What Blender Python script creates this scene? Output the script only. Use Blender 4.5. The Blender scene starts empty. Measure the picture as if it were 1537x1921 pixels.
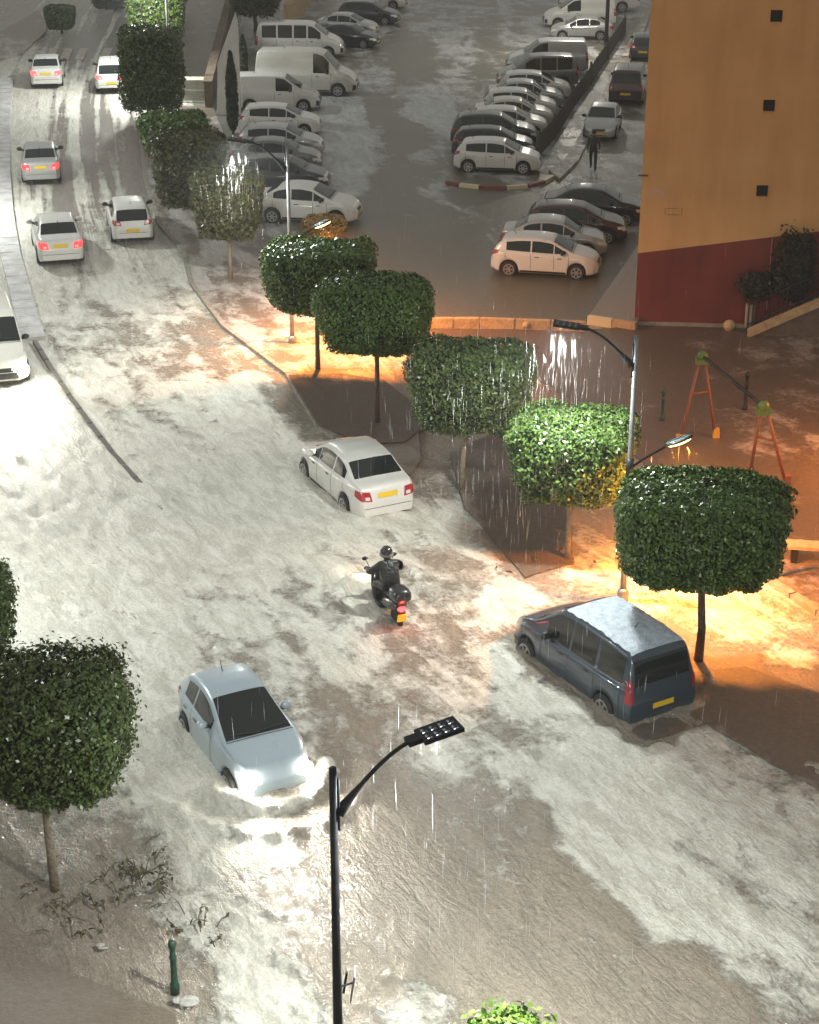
import bpy, bmesh, math, random
import numpy as np
from mathutils import Vector, Matrix
from mathutils.bvhtree import BVHTree
from mathutils.geometry import delaunay_2d_cdt

random.seed(7); RNG = np.random.default_rng(7)
S = bpy.context.scene
COL = S.collection
PI = math.pi
R = math.radians

# ------------------------------------------------------------------ camera
PW, PH, F = 1537.0, 1921.0, 3400.0
TH = R(24.1); CT, ST = math.cos(TH), math.sin(TH)
H = 18.4
def G(px, py, z=0.0):
    """ground point (height z) seen at photo pixel px,py"""
    dx = (px - PW/2)/F; dy = (PH/2 - py)/F
    ry = CT + dy*ST; rz = -ST + dy*CT
    t = (z - H)/rz
    return Vector((dx*t, ry*t, z))
def Garr(px, py, z=0.0):
    dx = (px - PW/2)/F; dy = (PH/2 - py)/F
    ry = CT + dy*ST; rz = -ST + dy*CT
    t = (z - H)/rz
    return dx*t, ry*t
def Parr(x, y, z=0.0):
    zc = y*CT - (z-H)*ST
    return PW/2 + F*x/zc, PH/2 - F*(y*ST + (z-H)*CT)/zc

cam = bpy.data.cameras.new('camera'); co = bpy.data.objects.new('camera', cam); COL.objects.link(co)
co.location = (0, 0, H); co.rotation_euler = (PI/2 - TH, 0, 0)
cam.sensor_fit = 'VERTICAL'; cam.sensor_height = 24.0; cam.lens = 24.0*F/PH
cam.clip_end = 3000; cam.clip_start = .5
S.camera = co

# ------------------------------------------------------------------ world + view
w = bpy.data.worlds.new('World'); S.world = w; w.use_nodes = True
nt = w.node_tree; bg = nt.nodes['Background']
sky = nt.nodes.new('ShaderNodeTexSky'); sky.sky_type = 'NISHITA'; sky.sun_disc = False
sky.sun_elevation = R(2.0); sky.sun_rotation = R(200)
hs = nt.nodes.new('ShaderNodeMixRGB'); hs.blend_type = 'MIX'; hs.inputs[0].default_value = .95
hs.inputs[2].default_value = (.98, .96, .88, 1)      # low cloud lit by the town
nt.links.new(sky.outputs[0], hs.inputs[1]); nt.links.new(hs.outputs[0], bg.inputs[0])
bg.inputs[1].default_value = 0.21
S.view_settings.view_transform = 'Standard'; S.view_settings.look = 'None'
S.view_settings.gamma = 1; S.view_settings.exposure = 0.85
S.cycles.max_bounces = 5; S.cycles.diffuse_bounces = 2; S.cycles.glossy_bounces = 3
S.cycles.sample_clamp_indirect = 4.0
S.cycles.use_denoising = True

# ------------------------------------------------------------------ helpers
def tag(o, label=None, cat=None, group=None, kind=None):
    if label: o['label'] = label
    if cat: o['category'] = cat
    if group: o['group'] = group
    if kind: o['kind'] = kind
    return o
def empty(name, loc, rz=0, label=None, cat=None, group=None):
    o = bpy.data.objects.new(name, None); COL.objects.link(o)
    o.location = loc; o.rotation_euler = (0, 0, rz); o.empty_display_size = .3
    return tag(o, label, cat, group)
def link(name, me, parent=None, loc=None, rot=None):
    o = bpy.data.objects.new(name, me); COL.objects.link(o)
    if parent: o.parent = parent
    if loc is not None: o.location = loc
    if rot is not None: o.rotation_euler = rot
    return o
def mesh(name, verts, faces, mats=(), smooth=False, mi=None):
    me = bpy.data.meshes.new(name)
    me.from_pydata([tuple(v) for v in verts], [], [tuple(f) for f in faces])
    for m in (mats if isinstance(mats, (list, tuple)) else [mats]): me.materials.append(m)
    if smooth: me.polygons.foreach_set('use_smooth', [True]*len(me.polygons))
    if mi is not None: me.polygons.foreach_set('material_index', mi)
    me.update(); return me
class MB:
    """collects shapes into one mesh"""
    def __init__(s): s.v = []; s.f = []; s.mi = []
    def add(s, verts, faces, m=0):
        b = len(s.v); s.v += [tuple(v) for v in verts]
        for f in faces: s.f.append(tuple(b+i for i in f)); s.mi.append(m)
    def box(s, c, d, rz=0, m=0, rx=0, ry=0, taper=1.0):
        M = Matrix.Translation(c) @ Matrix.Rotation(rz, 4, 'Z') @ Matrix.Rotation(ry, 4, 'Y') @ Matrix.Rotation(rx, 4, 'X')
        vs = []
        for z in (-.5, .5):
            k = taper if z > 0 else 1
            for x, y in ((-.5, -.5), (.5, -.5), (.5, .5), (-.5, .5)):
                vs.append(M @ Vector((x*d[0]*k, y*d[1]*k, z*d[2])))
        s.add(vs, [(3,2,1,0), (4,5,6,7), (0,1,5,4), (1,2,6,5), (2,3,7,6), (3,0,4,7)], m)
    def tube(s, pts, rad, n=10, m=0, cap=True):
        pts = [Vector(p) for p in pts]
        if not isinstance(rad, (list, tuple)): rad = [rad]*len(pts)
        rings = []
        for i, p in enumerate(pts):
            t = (pts[min(i+1, len(pts)-1)] - pts[max(i-1, 0)]).normalized()
            a = t.orthogonal() if abs(t.z) < .9 else t.cross(Vector((0, 1, 0)))
            if abs(t.z) < .9: a = t.cross(Vector((0, 0, 1)))
            a.normalize(); b = t.cross(a)
            rings.append([p + (a*math.cos(2*PI*k/n) + b*math.sin(2*PI*k/n))*rad[i] for k in range(n)])
        vs = [v for r in rings for v in r]; fs = []
        for i in range(len(pts)-1):
            for k in range(n):
                k2 = (k+1) % n
                fs.append((i*n+k, i*n+k2, (i+1)*n+k2, (i+1)*n+k))
        if cap: fs.append(tuple(range(n))[::-1]); fs.append(tuple((len(pts)-1)*n+k for k in range(n)))
        s.add(vs, fs, m)
    def lathe(s, prof, n=14, c=(0, 0, 0), m=0):
        vs = [(c[0]+r*math.cos(2*PI*k/n), c[1]+r*math.sin(2*PI*k/n), c[2]+z) for r, z in prof for k in range(n)]
        fs = []
        for i in range(len(prof)-1):
            for k in range(n): fs.append((i*n+k, i*n+(k+1) % n, (i+1)*n+(k+1) % n, (i+1)*n+k))
        fs.append(tuple(range(n))[::-1]); fs.append(tuple((len(prof)-1)*n+k for k in range(n)))
        s.add(vs, fs, m)
    def ball(s, c, r, n=10, m=0, sc=(1, 1, 1)):
        prof = [(max(.001, math.sin(PI*i/n)), -math.cos(PI*i/n)) for i in range(n+1)]
        vs = [(c[0]+p*r*sc[0]*math.cos(2*PI*k/12), c[1]+p*r*sc[1]*math.sin(2*PI*k/12), c[2]+z*r*sc[2]) for p, z in prof for k in range(12)]
        s.add(vs, [(i*12+k, i*12+(k+1) % 12, (i+1)*12+(k+1) % 12, (i+1)*12+k) for i in range(n) for k in range(12)], m)
    def me(s, name, mats, smooth=False): return mesh(name, s.v, s.f, mats, smooth, s.mi)
    def build(s, name, mats, parent=None, smooth=False, loc=None): return link(name, s.me(name, mats, smooth), parent, loc)

def fbm2(x, y, sc, oct=4, seed=0):
    """numpy value noise 0..1"""
    def h(ix, iy, s):
        n = (ix*374761393 + iy*668265263 + s*1442695041) & 0x7fffffff
        n = ((n ^ (n >> 13))*1274126177) & 0x7fffffff
        return ((n ^ (n >> 16)) & 0xffff)/65535.0
    out = np.zeros_like(x); amp = 1.0; tot = 0
    for o in range(oct):
        fx = x/sc*2**o + 137.3*o; fy = y/sc*2**o + 71.9*o
        ix = np.floor(fx).astype(np.int64); iy = np.floor(fy).astype(np.int64)
        tx = fx-ix; ty = fy-iy; tx = tx*tx*(3-2*tx); ty = ty*ty*(3-2*ty)
        a = h(ix, iy, seed+o); b = h(ix+1, iy, seed+o); c = h(ix, iy+1, seed+o); d = h(ix+1, iy+1, seed+o)
        out += amp*((a*(1-tx)+b*tx)*(1-ty)+(c*(1-tx)+d*tx)*ty); tot += amp; amp *= .5
    return out/tot

# ------------------------------------------------------------------ materials
def mat(name, col, rough=.5, metal=0, coat=0, emit=None, es=0, spec=None, noise=None, bump=None):
    m = bpy.data.materials.new(name); m.use_nodes = True
    n = m.node_tree; b = n.nodes['Principled BSDF']
    b.inputs['Base Color'].default_value = (*col, 1); b.inputs['Roughness'].default_value = rough
    b.inputs['Metallic'].default_value = metal; b.inputs['Coat Weight'].default_value = coat
    b.inputs['Coat Roughness'].default_value = .08
    if spec is not None: b.inputs['Specular IOR Level'].default_value = spec
    if emit: b.inputs['Emission Color'].default_value = (*emit, 1); b.inputs['Emission Strength'].default_value = es
    if noise or bump:
        tc = n.nodes.new('ShaderNodeTexCoord'); tx = n.nodes.new('ShaderNodeTexNoise')
        n.links.new(tc.outputs['Object'], tx.inputs['Vector'])
        tx.inputs['Detail'].default_value = 6; tx.inputs['Roughness'].default_value = .65
        if noise:
            sc, col2, lo, hi = noise; tx.inputs['Scale'].default_value = sc
            mr = n.nodes.new('ShaderNodeMapRange'); mr.inputs[1].default_value = lo; mr.inputs[2].default_value = hi
            mx = n.nodes.new('ShaderNodeMixRGB'); mx.inputs[1].default_value = (*col, 1); mx.inputs[2].default_value = (*col2, 1)
            n.links.new(tx.outputs[0], mr.inputs[0]); n.links.new(mr.outputs[0], mx.inputs[0]); n.links.new(mx.outputs[0], b.inputs['Base Color'])
        if bump:
            t2 = n.nodes.new('ShaderNodeTexNoise'); t2.inputs['Scale'].default_value = bump[0]; t2.inputs['Detail'].default_value = 5
            n.links.new(tc.outputs['Object'], t2.inputs['Vector'])
            bp = n.nodes.new('ShaderNodeBump'); bp.inputs['Strength'].default_value = bump[1]; bp.inputs['Distance'].default_value = .05
            n.links.new(t2.outputs[0], bp.inputs['Height']); n.links.new(bp.outputs[0], b.inputs['Normal'])
    return m

def paint(name, col, metal=0.0, rough=.32):
    return mat(name, col, rough, metal, .8, noise=(3.0, tuple(c*.8 for c in col), .55, .85))
P = dict(white=paint('white_paint', (.64, .64, .61)), offwhite=paint('off_white_paint', (.55, .54, .49)),
         silver=paint('silver_paint', (.42, .43, .43), .4), pale_blue=paint('pale_grey_blue_paint', (.42, .51, .58), .15),
         slate=paint('slate_blue_paint', (.044, .066, .092), .3), dark=paint('dark_paint', (.025, .025, .028), .1),
         maroon=paint('dark_red_paint', (.05, .018, .02), .1), green=paint('dark_green_paint', (.035, .045, .04), .2),
         grey=paint('grey_paint', (.16, .165, .16), .3), black=paint('black_paint', (.012, .012, .013)))
M = dict(
    glass=mat('dark_glass', (.012, .016, .016), .06, spec=.6), rubber=mat('rubber', (.015, .015, .015), .7),
    rim=mat('rim_metal', (.5, .5, .5), .3, .8), black_plastic=mat('black_plastic', (.02, .02, .02), .45),
    chrome=mat('chrome', (.7, .7, .7), .15, 1), plate=mat('yellow_plate', (.75, .5, .02), .4),
    plate_lit=mat('lit_yellow_plate', (.8, .5, .02), .4, emit=(1, .55, .02), es=.2),
    ink=mat('plate_ink', (.03, .03, .03), .5),
    tail=mat('tail_lens', (.35, .02, .03), .2, coat=.5), tail_clear=mat('clear_lens', (.7, .62, .62), .15, coat=.5),
    tail_on=mat('lit_tail_lens', (.6, .02, .02), .2, emit=(1, .045, .05), es=1.3),
    brake_on=mat('lit_brake_lens', (.6, .02, .02), .2, emit=(1, .05, .055), es=3.2),
    head=mat('head_lens', (.62, .65, .66), .08, coat=1), head_on=mat('lit_head_lens', (.9, .9, .85), .2, emit=(1, .93, .78), es=70),
    seam=mat('panel_gap', (.03, .03, .03), .6), lamp_metal=mat('dark_lamp_metal', (.022, .024, .03), .42, .5, noise=(6, (.04, .042, .05), .45, .7)),
    lamp_grey=mat('grey_lamp_metal', (.30, .31, .32), .35, .6, noise=(5, (.2, .2, .2), .45, .7)),
    led=mat('led_glass', (.8, .8, .8), .3, emit=(.93, .97, 1), es=6), sodium=mat('sodium_glass', (.8, .6, .3), .3, emit=(1, .5, .12), es=22),
    lum_top=mat('luminaire_shell', (.22, .30, .33), .3, .2),
    bark=mat('bark', (.12, .085, .055), .85, noise=(14, (.055, .04, .028), .4, .65), bump=(18, .6)),
    pale_bark=mat('pale_bark', (.27, .23, .17), .85, noise=(10, (.14, .11, .08), .4, .65), bump=(16, .6)),
    wet_ice=mat('melting_ice_layer', (.56, .66, .76), .35, noise=(7, (.3, .38, .47), .4, .7), bump=(30, .4)),
    concrete=mat('concrete', (.30, .28, .25), .75, noise=(3, (.18, .165, .145), .35, .7), bump=(25, .3)),
    kerbstone=mat('kerbstone', (.36, .33, .28), .6, noise=(5, (.2, .18, .15), .35, .7), bump=(22, .3)),
    dark_kerb=mat('dark_wet_kerb', (.11, .10, .09), .4, noise=(5, (.16, .15, .14), .5, .75)),
    snow_kerb=mat('hail_covered_concrete', (.62, .62, .62), .6, noise=(1.6, (.34, .33, .32), .4, .7), bump=(20, .5)),
    red_kerb=mat('red_kerb_paint', (.18, .05, .035), .5), yellow_kerb=mat('pale_kerb_paint', (.62, .55, .36), .5),
    iron=mat('iron', (.03, .028, .028), .5, .5), green_iron=mat('green_iron', (.025, .085, .05), .4, .2, noise=(9, (.012, .03, .02), .45, .7)),
    orange=mat('orange_post_paint', (.20, .07, .032), .6, noise=(8, (.16, .055, .03), .45, .7)), lime=mat('lime_paint', (.09, .15, .03), .55), yellow=mat('yellow_paint', (.5, .28, .03), .5),
    cloth=mat('black_wet_cloth', (.016, .016, .018), .36, noise=(6, (.03, .03, .034), .45, .7), bump=(11, 1.0)), helmet=mat('helmet_shell', (.02, .02, .022), .12, coat=1),
    visor=mat('grey_band', (.25, .25, .25), .3), trousers=mat('dark_trousers', (.02, .02, .022), .6), skin=mat('skin', (.35, .2, .14), .6),
    brown_wall=mat('brown_stone', (.17, .125, .085), .85, noise=(2.2, (.1, .07, .05), .35, .65), bump=(9, .6)),
    pale_wall=mat('pale_render', (.74, .73, .70), .8, noise=(1.2, (.60, .59, .57), .35, .7)),
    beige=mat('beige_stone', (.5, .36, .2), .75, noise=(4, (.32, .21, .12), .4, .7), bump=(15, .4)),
    tan_board=mat('pale_board', (.45, .44, .36), .6, noise=(4, (.33, .32, .26), .4, .7)),
    dark_hole=mat('dark_opening', (.012, .01, .009), .7), rail=mat('railing_paint', (.03, .015, .018), .5, .3),
)

def leafmat(name, c1, c2, rough=.32):
    m = bpy.data.materials.new(name); m.use_nodes = True; n = m.node_tree; b = n.nodes['Principled BSDF']
    g = n.nodes.new('ShaderNodeNewGeometry')
    t = n.nodes.new('ShaderNodeTexNoise'); t.inputs['Scale'].default_value = 2.3; t.inputs['Detail'].default_value = 3
    n.links.new(g.outputs['Position'], t.inputs['Vector'])
    ad = n.nodes.new('ShaderNodeMath'); ad.operation = 'MULTIPLY_ADD'; ad.inputs[1].default_value = .55
    n.links.new(g.outputs['Random Per Island'], ad.inputs[0]); n.links.new(t.outputs[0], ad.inputs[2])
    mr = n.nodes.new('ShaderNodeMapRange'); mr.inputs[1].default_value = .4; mr.inputs[2].default_value = 1.05
    n.links.new(ad.outputs[0], mr.inputs[0])
    mx = n.nodes.new('ShaderNodeMixRGB'); mx.inputs[1].default_value = (*c1, 1); mx.inputs[2].default_value = (*c2, 1)
    n.links.new(mr.outputs[0], mx.inputs[0]); n.links.new(mx.outputs[0], b.inputs['Base Color'])
    b.inputs['Roughness'].default_value = rough
    return m
LEAF = leafmat('ficus_leaves', (.036, .075, .02), (.13, .215, .05))
LEAFB = leafmat('browned_ficus_leaves', (.04, .04, .018), (.11, .12, .04))
LEAFL = leafmat('light_leaves', (.07, .14, .02), (.2, .32, .06))
LEAFM = leafmat('mixed_leaves', (.034, .058, .02), (.12, .175, .05))
CYP = leafmat('cypress_leaves', (.02, .03, .014), (.05, .065, .03), .6)
CORE = mat('dark_inner_core', (.012, .016, .009), .9)

# ------------------------------------------------------------------ water / ground shader
def ground_mat(name, wet, hailc, hail2, noise_sc=1.0, wet2=None, wrough=.14, grain=26, bump=.5, flow=True, wave=.6, amp=1.0):
    m = bpy.data.materials.new(name); m.use_nodes = True; n = m.node_tree; L = n.links; b = n.nodes['Principled BSDF']
    def N(t, **kw):
        x = n.nodes.new(t)
        for k, v in kw.items(): setattr(x, k, v)
        return x
    def math_(op, a, bb=None, c=None):
        x = N('ShaderNodeMath', operation=op)
        for i, q in enumerate((a, bb, c)):
            if q is None: continue
            if isinstance(q, (int, float)): x.inputs[i].default_value = q
            else: L.new(q, x.inputs[i])
        return x.outputs[0]
    geo = N('ShaderNodeNewGeometry')
    at = N('ShaderNodeAttribute', attribute_name='hail'); fl = N('ShaderNodeAttribute', attribute_name='flow')
    def noise(vec, sc, det=6, rough=.6, dist=0.0):
        t = N('ShaderNodeTexNoise'); t.inputs['Scale'].default_value = sc; t.inputs['Detail'].default_value = det
        t.inputs['Roughness'].default_value = rough; t.inputs['Distortion'].default_value = dist
        L.new(vec, t.inputs['Vector']); return t.outputs[0]
    mp = N('ShaderNodeMapping'); mp.inputs['Scale'].default_value = (.45, 1.5, 1); L.new(fl.outputs['Vector'], mp.inputs['Vector'])
    mp2 = N('ShaderNodeMapping'); mp2.inputs['Scale'].default_value = (.045, 1.5, 1); L.new(fl.outputs['Vector'], mp2.inputs['Vector'])
    pos = geo.outputs['Position']
    n1 = noise(mp.outputs[0], .8*noise_sc, 7, .62, .9)
    n2 = noise(pos, 1.3*noise_sc, 9, .66, .4)
    n3 = noise(mp2.outputs[0], 1.0, 4, .5, .2)
    n4 = noise(pos, 7.0, 6, .7)
    tr = N('ShaderNodeAttribute', attribute_name='track'); calm = math_('MULTIPLY_ADD', tr.outputs['Fac'], -.55, 1.0)
    s = math_('MULTIPLY_ADD', math_('MULTIPLY', math_('SUBTRACT', n1, .5), calm), 1.0*amp, at.outputs['Fac'])
    s = math_('MULTIPLY_ADD', math_('MULTIPLY', math_('SUBTRACT', n2, .5), calm), .95*amp, s)
    s = math_('MULTIPLY_ADD', math_('MULTIPLY', math_('SUBTRACT', n4, .5), calm), .55*amp, s)
    s = math_('MULTIPLY_ADD', math_('MULTIPLY', math_('SUBTRACT', n3, .5), tr.outputs['Fac']), 2.2, s)
    mr = N('ShaderNodeMapRange', interpolation_type='SMOOTHSTEP'); mr.inputs[1].default_value = .36; mr.inputs[2].default_value = .68; L.new(s, mr.inputs[0])
    msk = mr.outputs[0]
    hm = N('ShaderNodeMixRGB'); hm.inputs[1].default_value = (*hail2, 1); hm.inputs[2].default_value = (*hailc, 1)
    mh = N('ShaderNodeMapRange'); mh.inputs[1].default_value = .38; mh.inputs[2].default_value = .62; L.new(math_('MULTIPLY_ADD', math_('SUBTRACT', noise(pos, 15, 6, .75, .3), .5), .75, noise(mp.outputs[0], 1.9, 9, .72, .9)), mh.inputs[0]); L.new(mh.outputs[0], hm.inputs[0])
    wm = N('ShaderNodeMixRGB'); wm.inputs[1].default_value = (*wet, 1); wm.inputs[2].default_value = (*(wet2 or tuple(c*1.7 for c in wet)), 1)
    mw = N('ShaderNodeMapRange'); mw.inputs[1].default_value = .35; mw.inputs[2].default_value = .68; L.new(noise(pos, 12, 8, .75), mw.inputs[0]); L.new(mw.outputs[0], wm.inputs[0])
    cool = N('ShaderNodeMixRGB'); L.new(math_('MULTIPLY', tr.outputs['Fac'], .85), cool.inputs[0]); L.new(wm.outputs[0], cool.inputs[1]); cool.inputs[2].default_value = (.20, .195, .18, 1)
    cm = N('ShaderNodeMixRGB'); L.new(msk, cm.inputs[0]); L.new(cool.outputs[0], cm.inputs[1]); L.new(hm.outputs[0], cm.inputs[2])
    L.new(cm.outputs[0], b.inputs['Base Color'])
    rr = N('ShaderNodeMapRange'); rr.inputs[3].default_value = wrough; rr.inputs[4].default_value = .5; L.new(msk, rr.inputs[0]); L.new(rr.outputs[0], b.inputs['Roughness'])
    # bump: ripples in the water, grains and clots in the hail
    rp = noise(mp.outputs[0], 3.2, 6, .6, .8); gr = noise(pos, grain, 4, .7)
    hgt = math_('ADD', math_('MULTIPLY', rp, wave), math_('MULTIPLY', gr, .12))
    hgt = math_('ADD', hgt, math_('MULTIPLY', msk, .35))
    hgt = math_('ADD', hgt, math_('MULTIPLY', n4, .3))
    bp = N('ShaderNodeBump'); bp.inputs['Strength'].default_value = bump; bp.inputs['Distance'].default_value = .16
    L.new(hgt, bp.inputs['Height']); L.new(bp.outputs[0], b.inputs['Normal'])
    return m

WATER = ground_mat('hail_flood', (.20, .172, .136), (.72, .715, .65), (.48, .465, .40), wet2=(.345, .30, .24), bump=.95)
PARK_LOT = ground_mat('slushy_asphalt', (.085, .074, .052), (.46, .47, .47), (.30, .305, .30), noise_sc=.45, wet2=(.15, .13, .09), wrough=.3, bump=.35, wave=.2, amp=1.5)
SOIL_AND_SHADE = ground_mat('wet_soil_and_shade', (.08, .062, .047), (.24, .21, .18), (.17, .15, .125), noise_sc=1.5, wet2=(.145, .115, .088), wrough=.55, bump=.7, wave=.1)  # soil tone, also laid on the ground as tree shade
PAVE = ground_mat('wet_paving', (.15, .12, .09), (.50, .48, .45), (.34, .32, .30), noise_sc=.7, wet2=(.21, .17, .135), wrough=.32, bump=.5, wave=.1, amp=1.3)
PLAY = ground_mat('slushy_play_ground', (.085, .062, .046), (.36, .30, .255), (.26, .21, .175), noise_sc=.4, wet2=(.14, .10, .075), wrough=.4, bump=.35, wave=.1, amp=1.4)

CP = [(20,900,.95),(60,780,1.0),(150,900,.9),(100,1050,.85),(250,1050,.8),(300,1150,.7),(200,1180,.75),(330,900,.8),(450,900,.75),(450,800,.75),(550,880,.8),(480,1000,.9),(560,950,.8),(800,1000,.8),(850,960,.75),(700,1000,.75),(600,1080,.6),(640,1120,.45),(560,1150,.55),(430,1180,.6),(500,1230,.45),(650,1230,.5),(760,1180,.4),(850,1200,.45),(900,1080,.5),(830,1080,.35),(950,1120,.6),(900,1250,.7),(1000,1300,.65),(850,1320,.5),(1080,1320,.75),(640,1330,.3),(720,1400,.32),(620,1420,.28),(280,1280,.7),(300,1400,.75),(330,1480,.75),(450,1560,.7),(520,1600,.65),(400,1620,.65),(480,1750,.75),(450,1850,.75),(480,1900,.8),(560,1880,.6),(700,1870,.3),(780,1900,.6),(540,1760,.45),
 (580,1560,.25),(560,1680,.15),(620,1780,.12),(650,1600,.1),(700,1700,.1),(800,1750,.1),(900,1800,.13),(1000,1780,.16),(1000,1880,.13),(1200,1880,.15),(1280,1820,.2),(1130,1720,.22),(1340,1890,.22),(900,1500,.38),(850,1420,.5),(960,1420,.5),(1000,1550,.36),(900,1620,.25),(1040,1640,.28),(760,1500,.25),(690,1480,.2),(740,1550,.15),
 (1095,1470,1),(1085,1520,1),(1120,1450,1),(1130,1590,1),(1150,1550,1),(1200,1660,.95),(1260,1720,.85),(1300,1480,.86),(1400,1500,.8),(1500,1560,.76),(1300,1650,.8),(1400,1750,.72),(1500,1750,.66),(1390,1810,.65),(1450,1880,.55),(1530,1900,.6),(1180,1420,.95),(1300,1390,.8),(1420,1430,.7),(1500,1480,.6),
 (1400,1350,.02),(1500,1400,.02),(1350,1290,.05),(1440,1310,.05),(1530,1330,.05),(1330,1335,.05),(1260,1368,.0),(1220,1385,.0),(1190,1372,.0),(1150,1342,.0),(1100,1300,.0),(1050,1262,.02),(1000,1228,.05),(1140,1385,.95),(1085,1345,.8),(1020,1290,.7),(965,1245,.7),(1240,1405,.9),(1340,1385,.8),(1430,1410,.35),(1500,1450,.4),  # low values darken the ground in the shadows of van and right tree
 (1250,1090,.7),(1380,1150,.7),(1480,1210,.6),(1200,1120,.6),(1100,1070,.6),(1050,1000,.4),(1420,1080,.7),
 (960,950,.1),(900,880,.15),(1000,1040,.1),(650,750,.1),(720,760,.1),(800,850,.25),(830,900,.45),(560,720,.2),
 (250,720,.6),(350,720,.6),(450,720,.75),(300,640,.55),(220,600,.5),(400,640,.42),(450,690,.5),(480,640,.5),(250,560,.75),(330,560,.7),(200,520,.72),(300,500,.68),(180,420,.38),(230,330,.28),(150,330,.5),(110,250,.55),(60,330,.7),(60,200,.6),(60,420,.8),(20,500,.9),(150,230,.36),(220,250,.34),(40,250,.85),(10,200,.85),(20,130,.7),(40,90,.6),(60,60,.3),(150,60,.4),(330,680,.5),(260,650,.5),
 (60,1600,.35),(150,1650,.38),(250,1650,.35),(200,1700,.15),(100,1750,.12),(200,1850,.06),(300,1900,.12),(330,1690,.5),(60,1850,.05),(380,1780,.6),(290,1830,.15),(360,1850,.4),
 (900,100,.5),(850,60,.6),(830,220,.85),(800,200,.75),(860,180,.75),(770,260,.15),(740,350,.05),(800,450,.12),(760,550,.03),(650,250,.95),(660,320,.85),(650,190,.8),(690,150,.5),(900,400,.3),(1000,560,.05),(950,400,.35),(1150,320,.45),(1110,300,.45),(620,450,.2),(850,290,.4),(800,330,.3),(720,200,.15),(700,420,.06),(1060,560,.05),(900,560,.04),(620,60,.5),(830,30,.6),(780,120,.2),(900,190,.5),(930,140,.45),(790,300,.55),(830,340,.5),
 (1250,680,.15),(1400,660,.4),(1350,740,.35),(1480,720,.4),(1500,830,.35),(1250,800,.12),(1100,700,.2),(1050,660,.25),(1300,870,.2),(1480,900,.3),(1500,1000,.25),(1450,640,.4),
 (350,150,.25),(600,640,.65),(680,660,.65),(520,600,.6),(560,560,.5),(750,650,.55),(480,690,.5),(560,690,.6),(650,700,.55),(320,440,.6),(400,460,.6),(300,330,.55),(250,200,.7),(450,600,.5)]
CP = [(a, b, c+(.13 if 540 < a < 1010 and 1040 < b < 1460 and c < .7 else 0)+(.08 if a < 560 and 700 < b < 1560 and c < .9 else 0)) for a, b, c in CP]
CPA = np.array(CP, float)
def idw(px, py):
    out = np.empty(px.shape)
    for i in range(0, len(px), 20000):
        a = px[i:i+20000, None]; b = py[i:i+20000, None]
        d2 = (a-CPA[None, :, 0])**2 + (b-CPA[None, :, 1])**2*1.6 + 60
        wgt = d2**-1.9
        out[i:i+20000] = (wgt*CPA[None, :, 2]).sum(1)/wgt.sum(1)
    return out
FLOWPX = [(1500,2150),(1100,1760),(700,1340),(470,1112),(330,980),(210,850),(130,745),(80,670),(45,600),(18,500),(5,400),(8,300),(25,200),(55,110),(100,40),(150,-30)]
FLOW = np.array([G(*p)[:2] for p in FLOWPX])
def flow_uv(x, y):
    best = np.full(x.shape, 1e9); u = np.zeros(x.shape); v = np.zeros(x.shape); acc = 0
    for i in range(len(FLOW)-1):
        a, b = FLOW[i], FLOW[i+1]; d = b-a; ln = np.hypot(*d); d = d/ln
        t = (x-a[0])*d[0]+(y-a[1])*d[1]
        lo = -1e3 if i == 0 else 0; hi = 1e3 if i == len(FLOW)-2 else ln
        tc = np.clip(t, lo, hi); qx = a[0]+d[0]*tc; qy = a[1]+d[1]*tc
        dd = np.hypot(x-qx, y-qy); sg = np.sign((x-qx)*d[1]-(y-qy)*d[0])
        m = dd < best; best[m] = dd[m]; u[m] = acc+tc[m]; v[m] = (sg*dd)[m]; acc += ln
    return u, v
def put_attrs(me, x, y, z0, track=0.0):
    px, py = Parr(x, y, z0)
    h = idw(px, py); u, v = flow_uv(x, y)
    a = me.attributes.new('hail', 'FLOAT', 'POINT'); a.data.foreach_set('value', h.astype(np.float32))
    f = me.attributes.new('flow', 'FLOAT_VECTOR', 'POINT')
    f.data.foreach_set('vector', np.stack([u, v, np.zeros_like(u)], 1).astype(np.float32).ravel())
    t = me.attributes.new('track', 'FLOAT', 'POINT')
    tk = np.clip((600-py)/150, 0, 1)*track
    t.data.foreach_set('value', tk.astype(np.float32))
    return px, py, u, v

# base terrain
ext = 700
tag(link('ground', mesh('ground', [(-ext,-60,-.5),(ext,-60,-.5),(ext,1200,-.5),(-ext,1200,-.5)], [(0,1,2,3)], mat('dark_earth', (.06, .05, .04), .8))), kind='structure')

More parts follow.
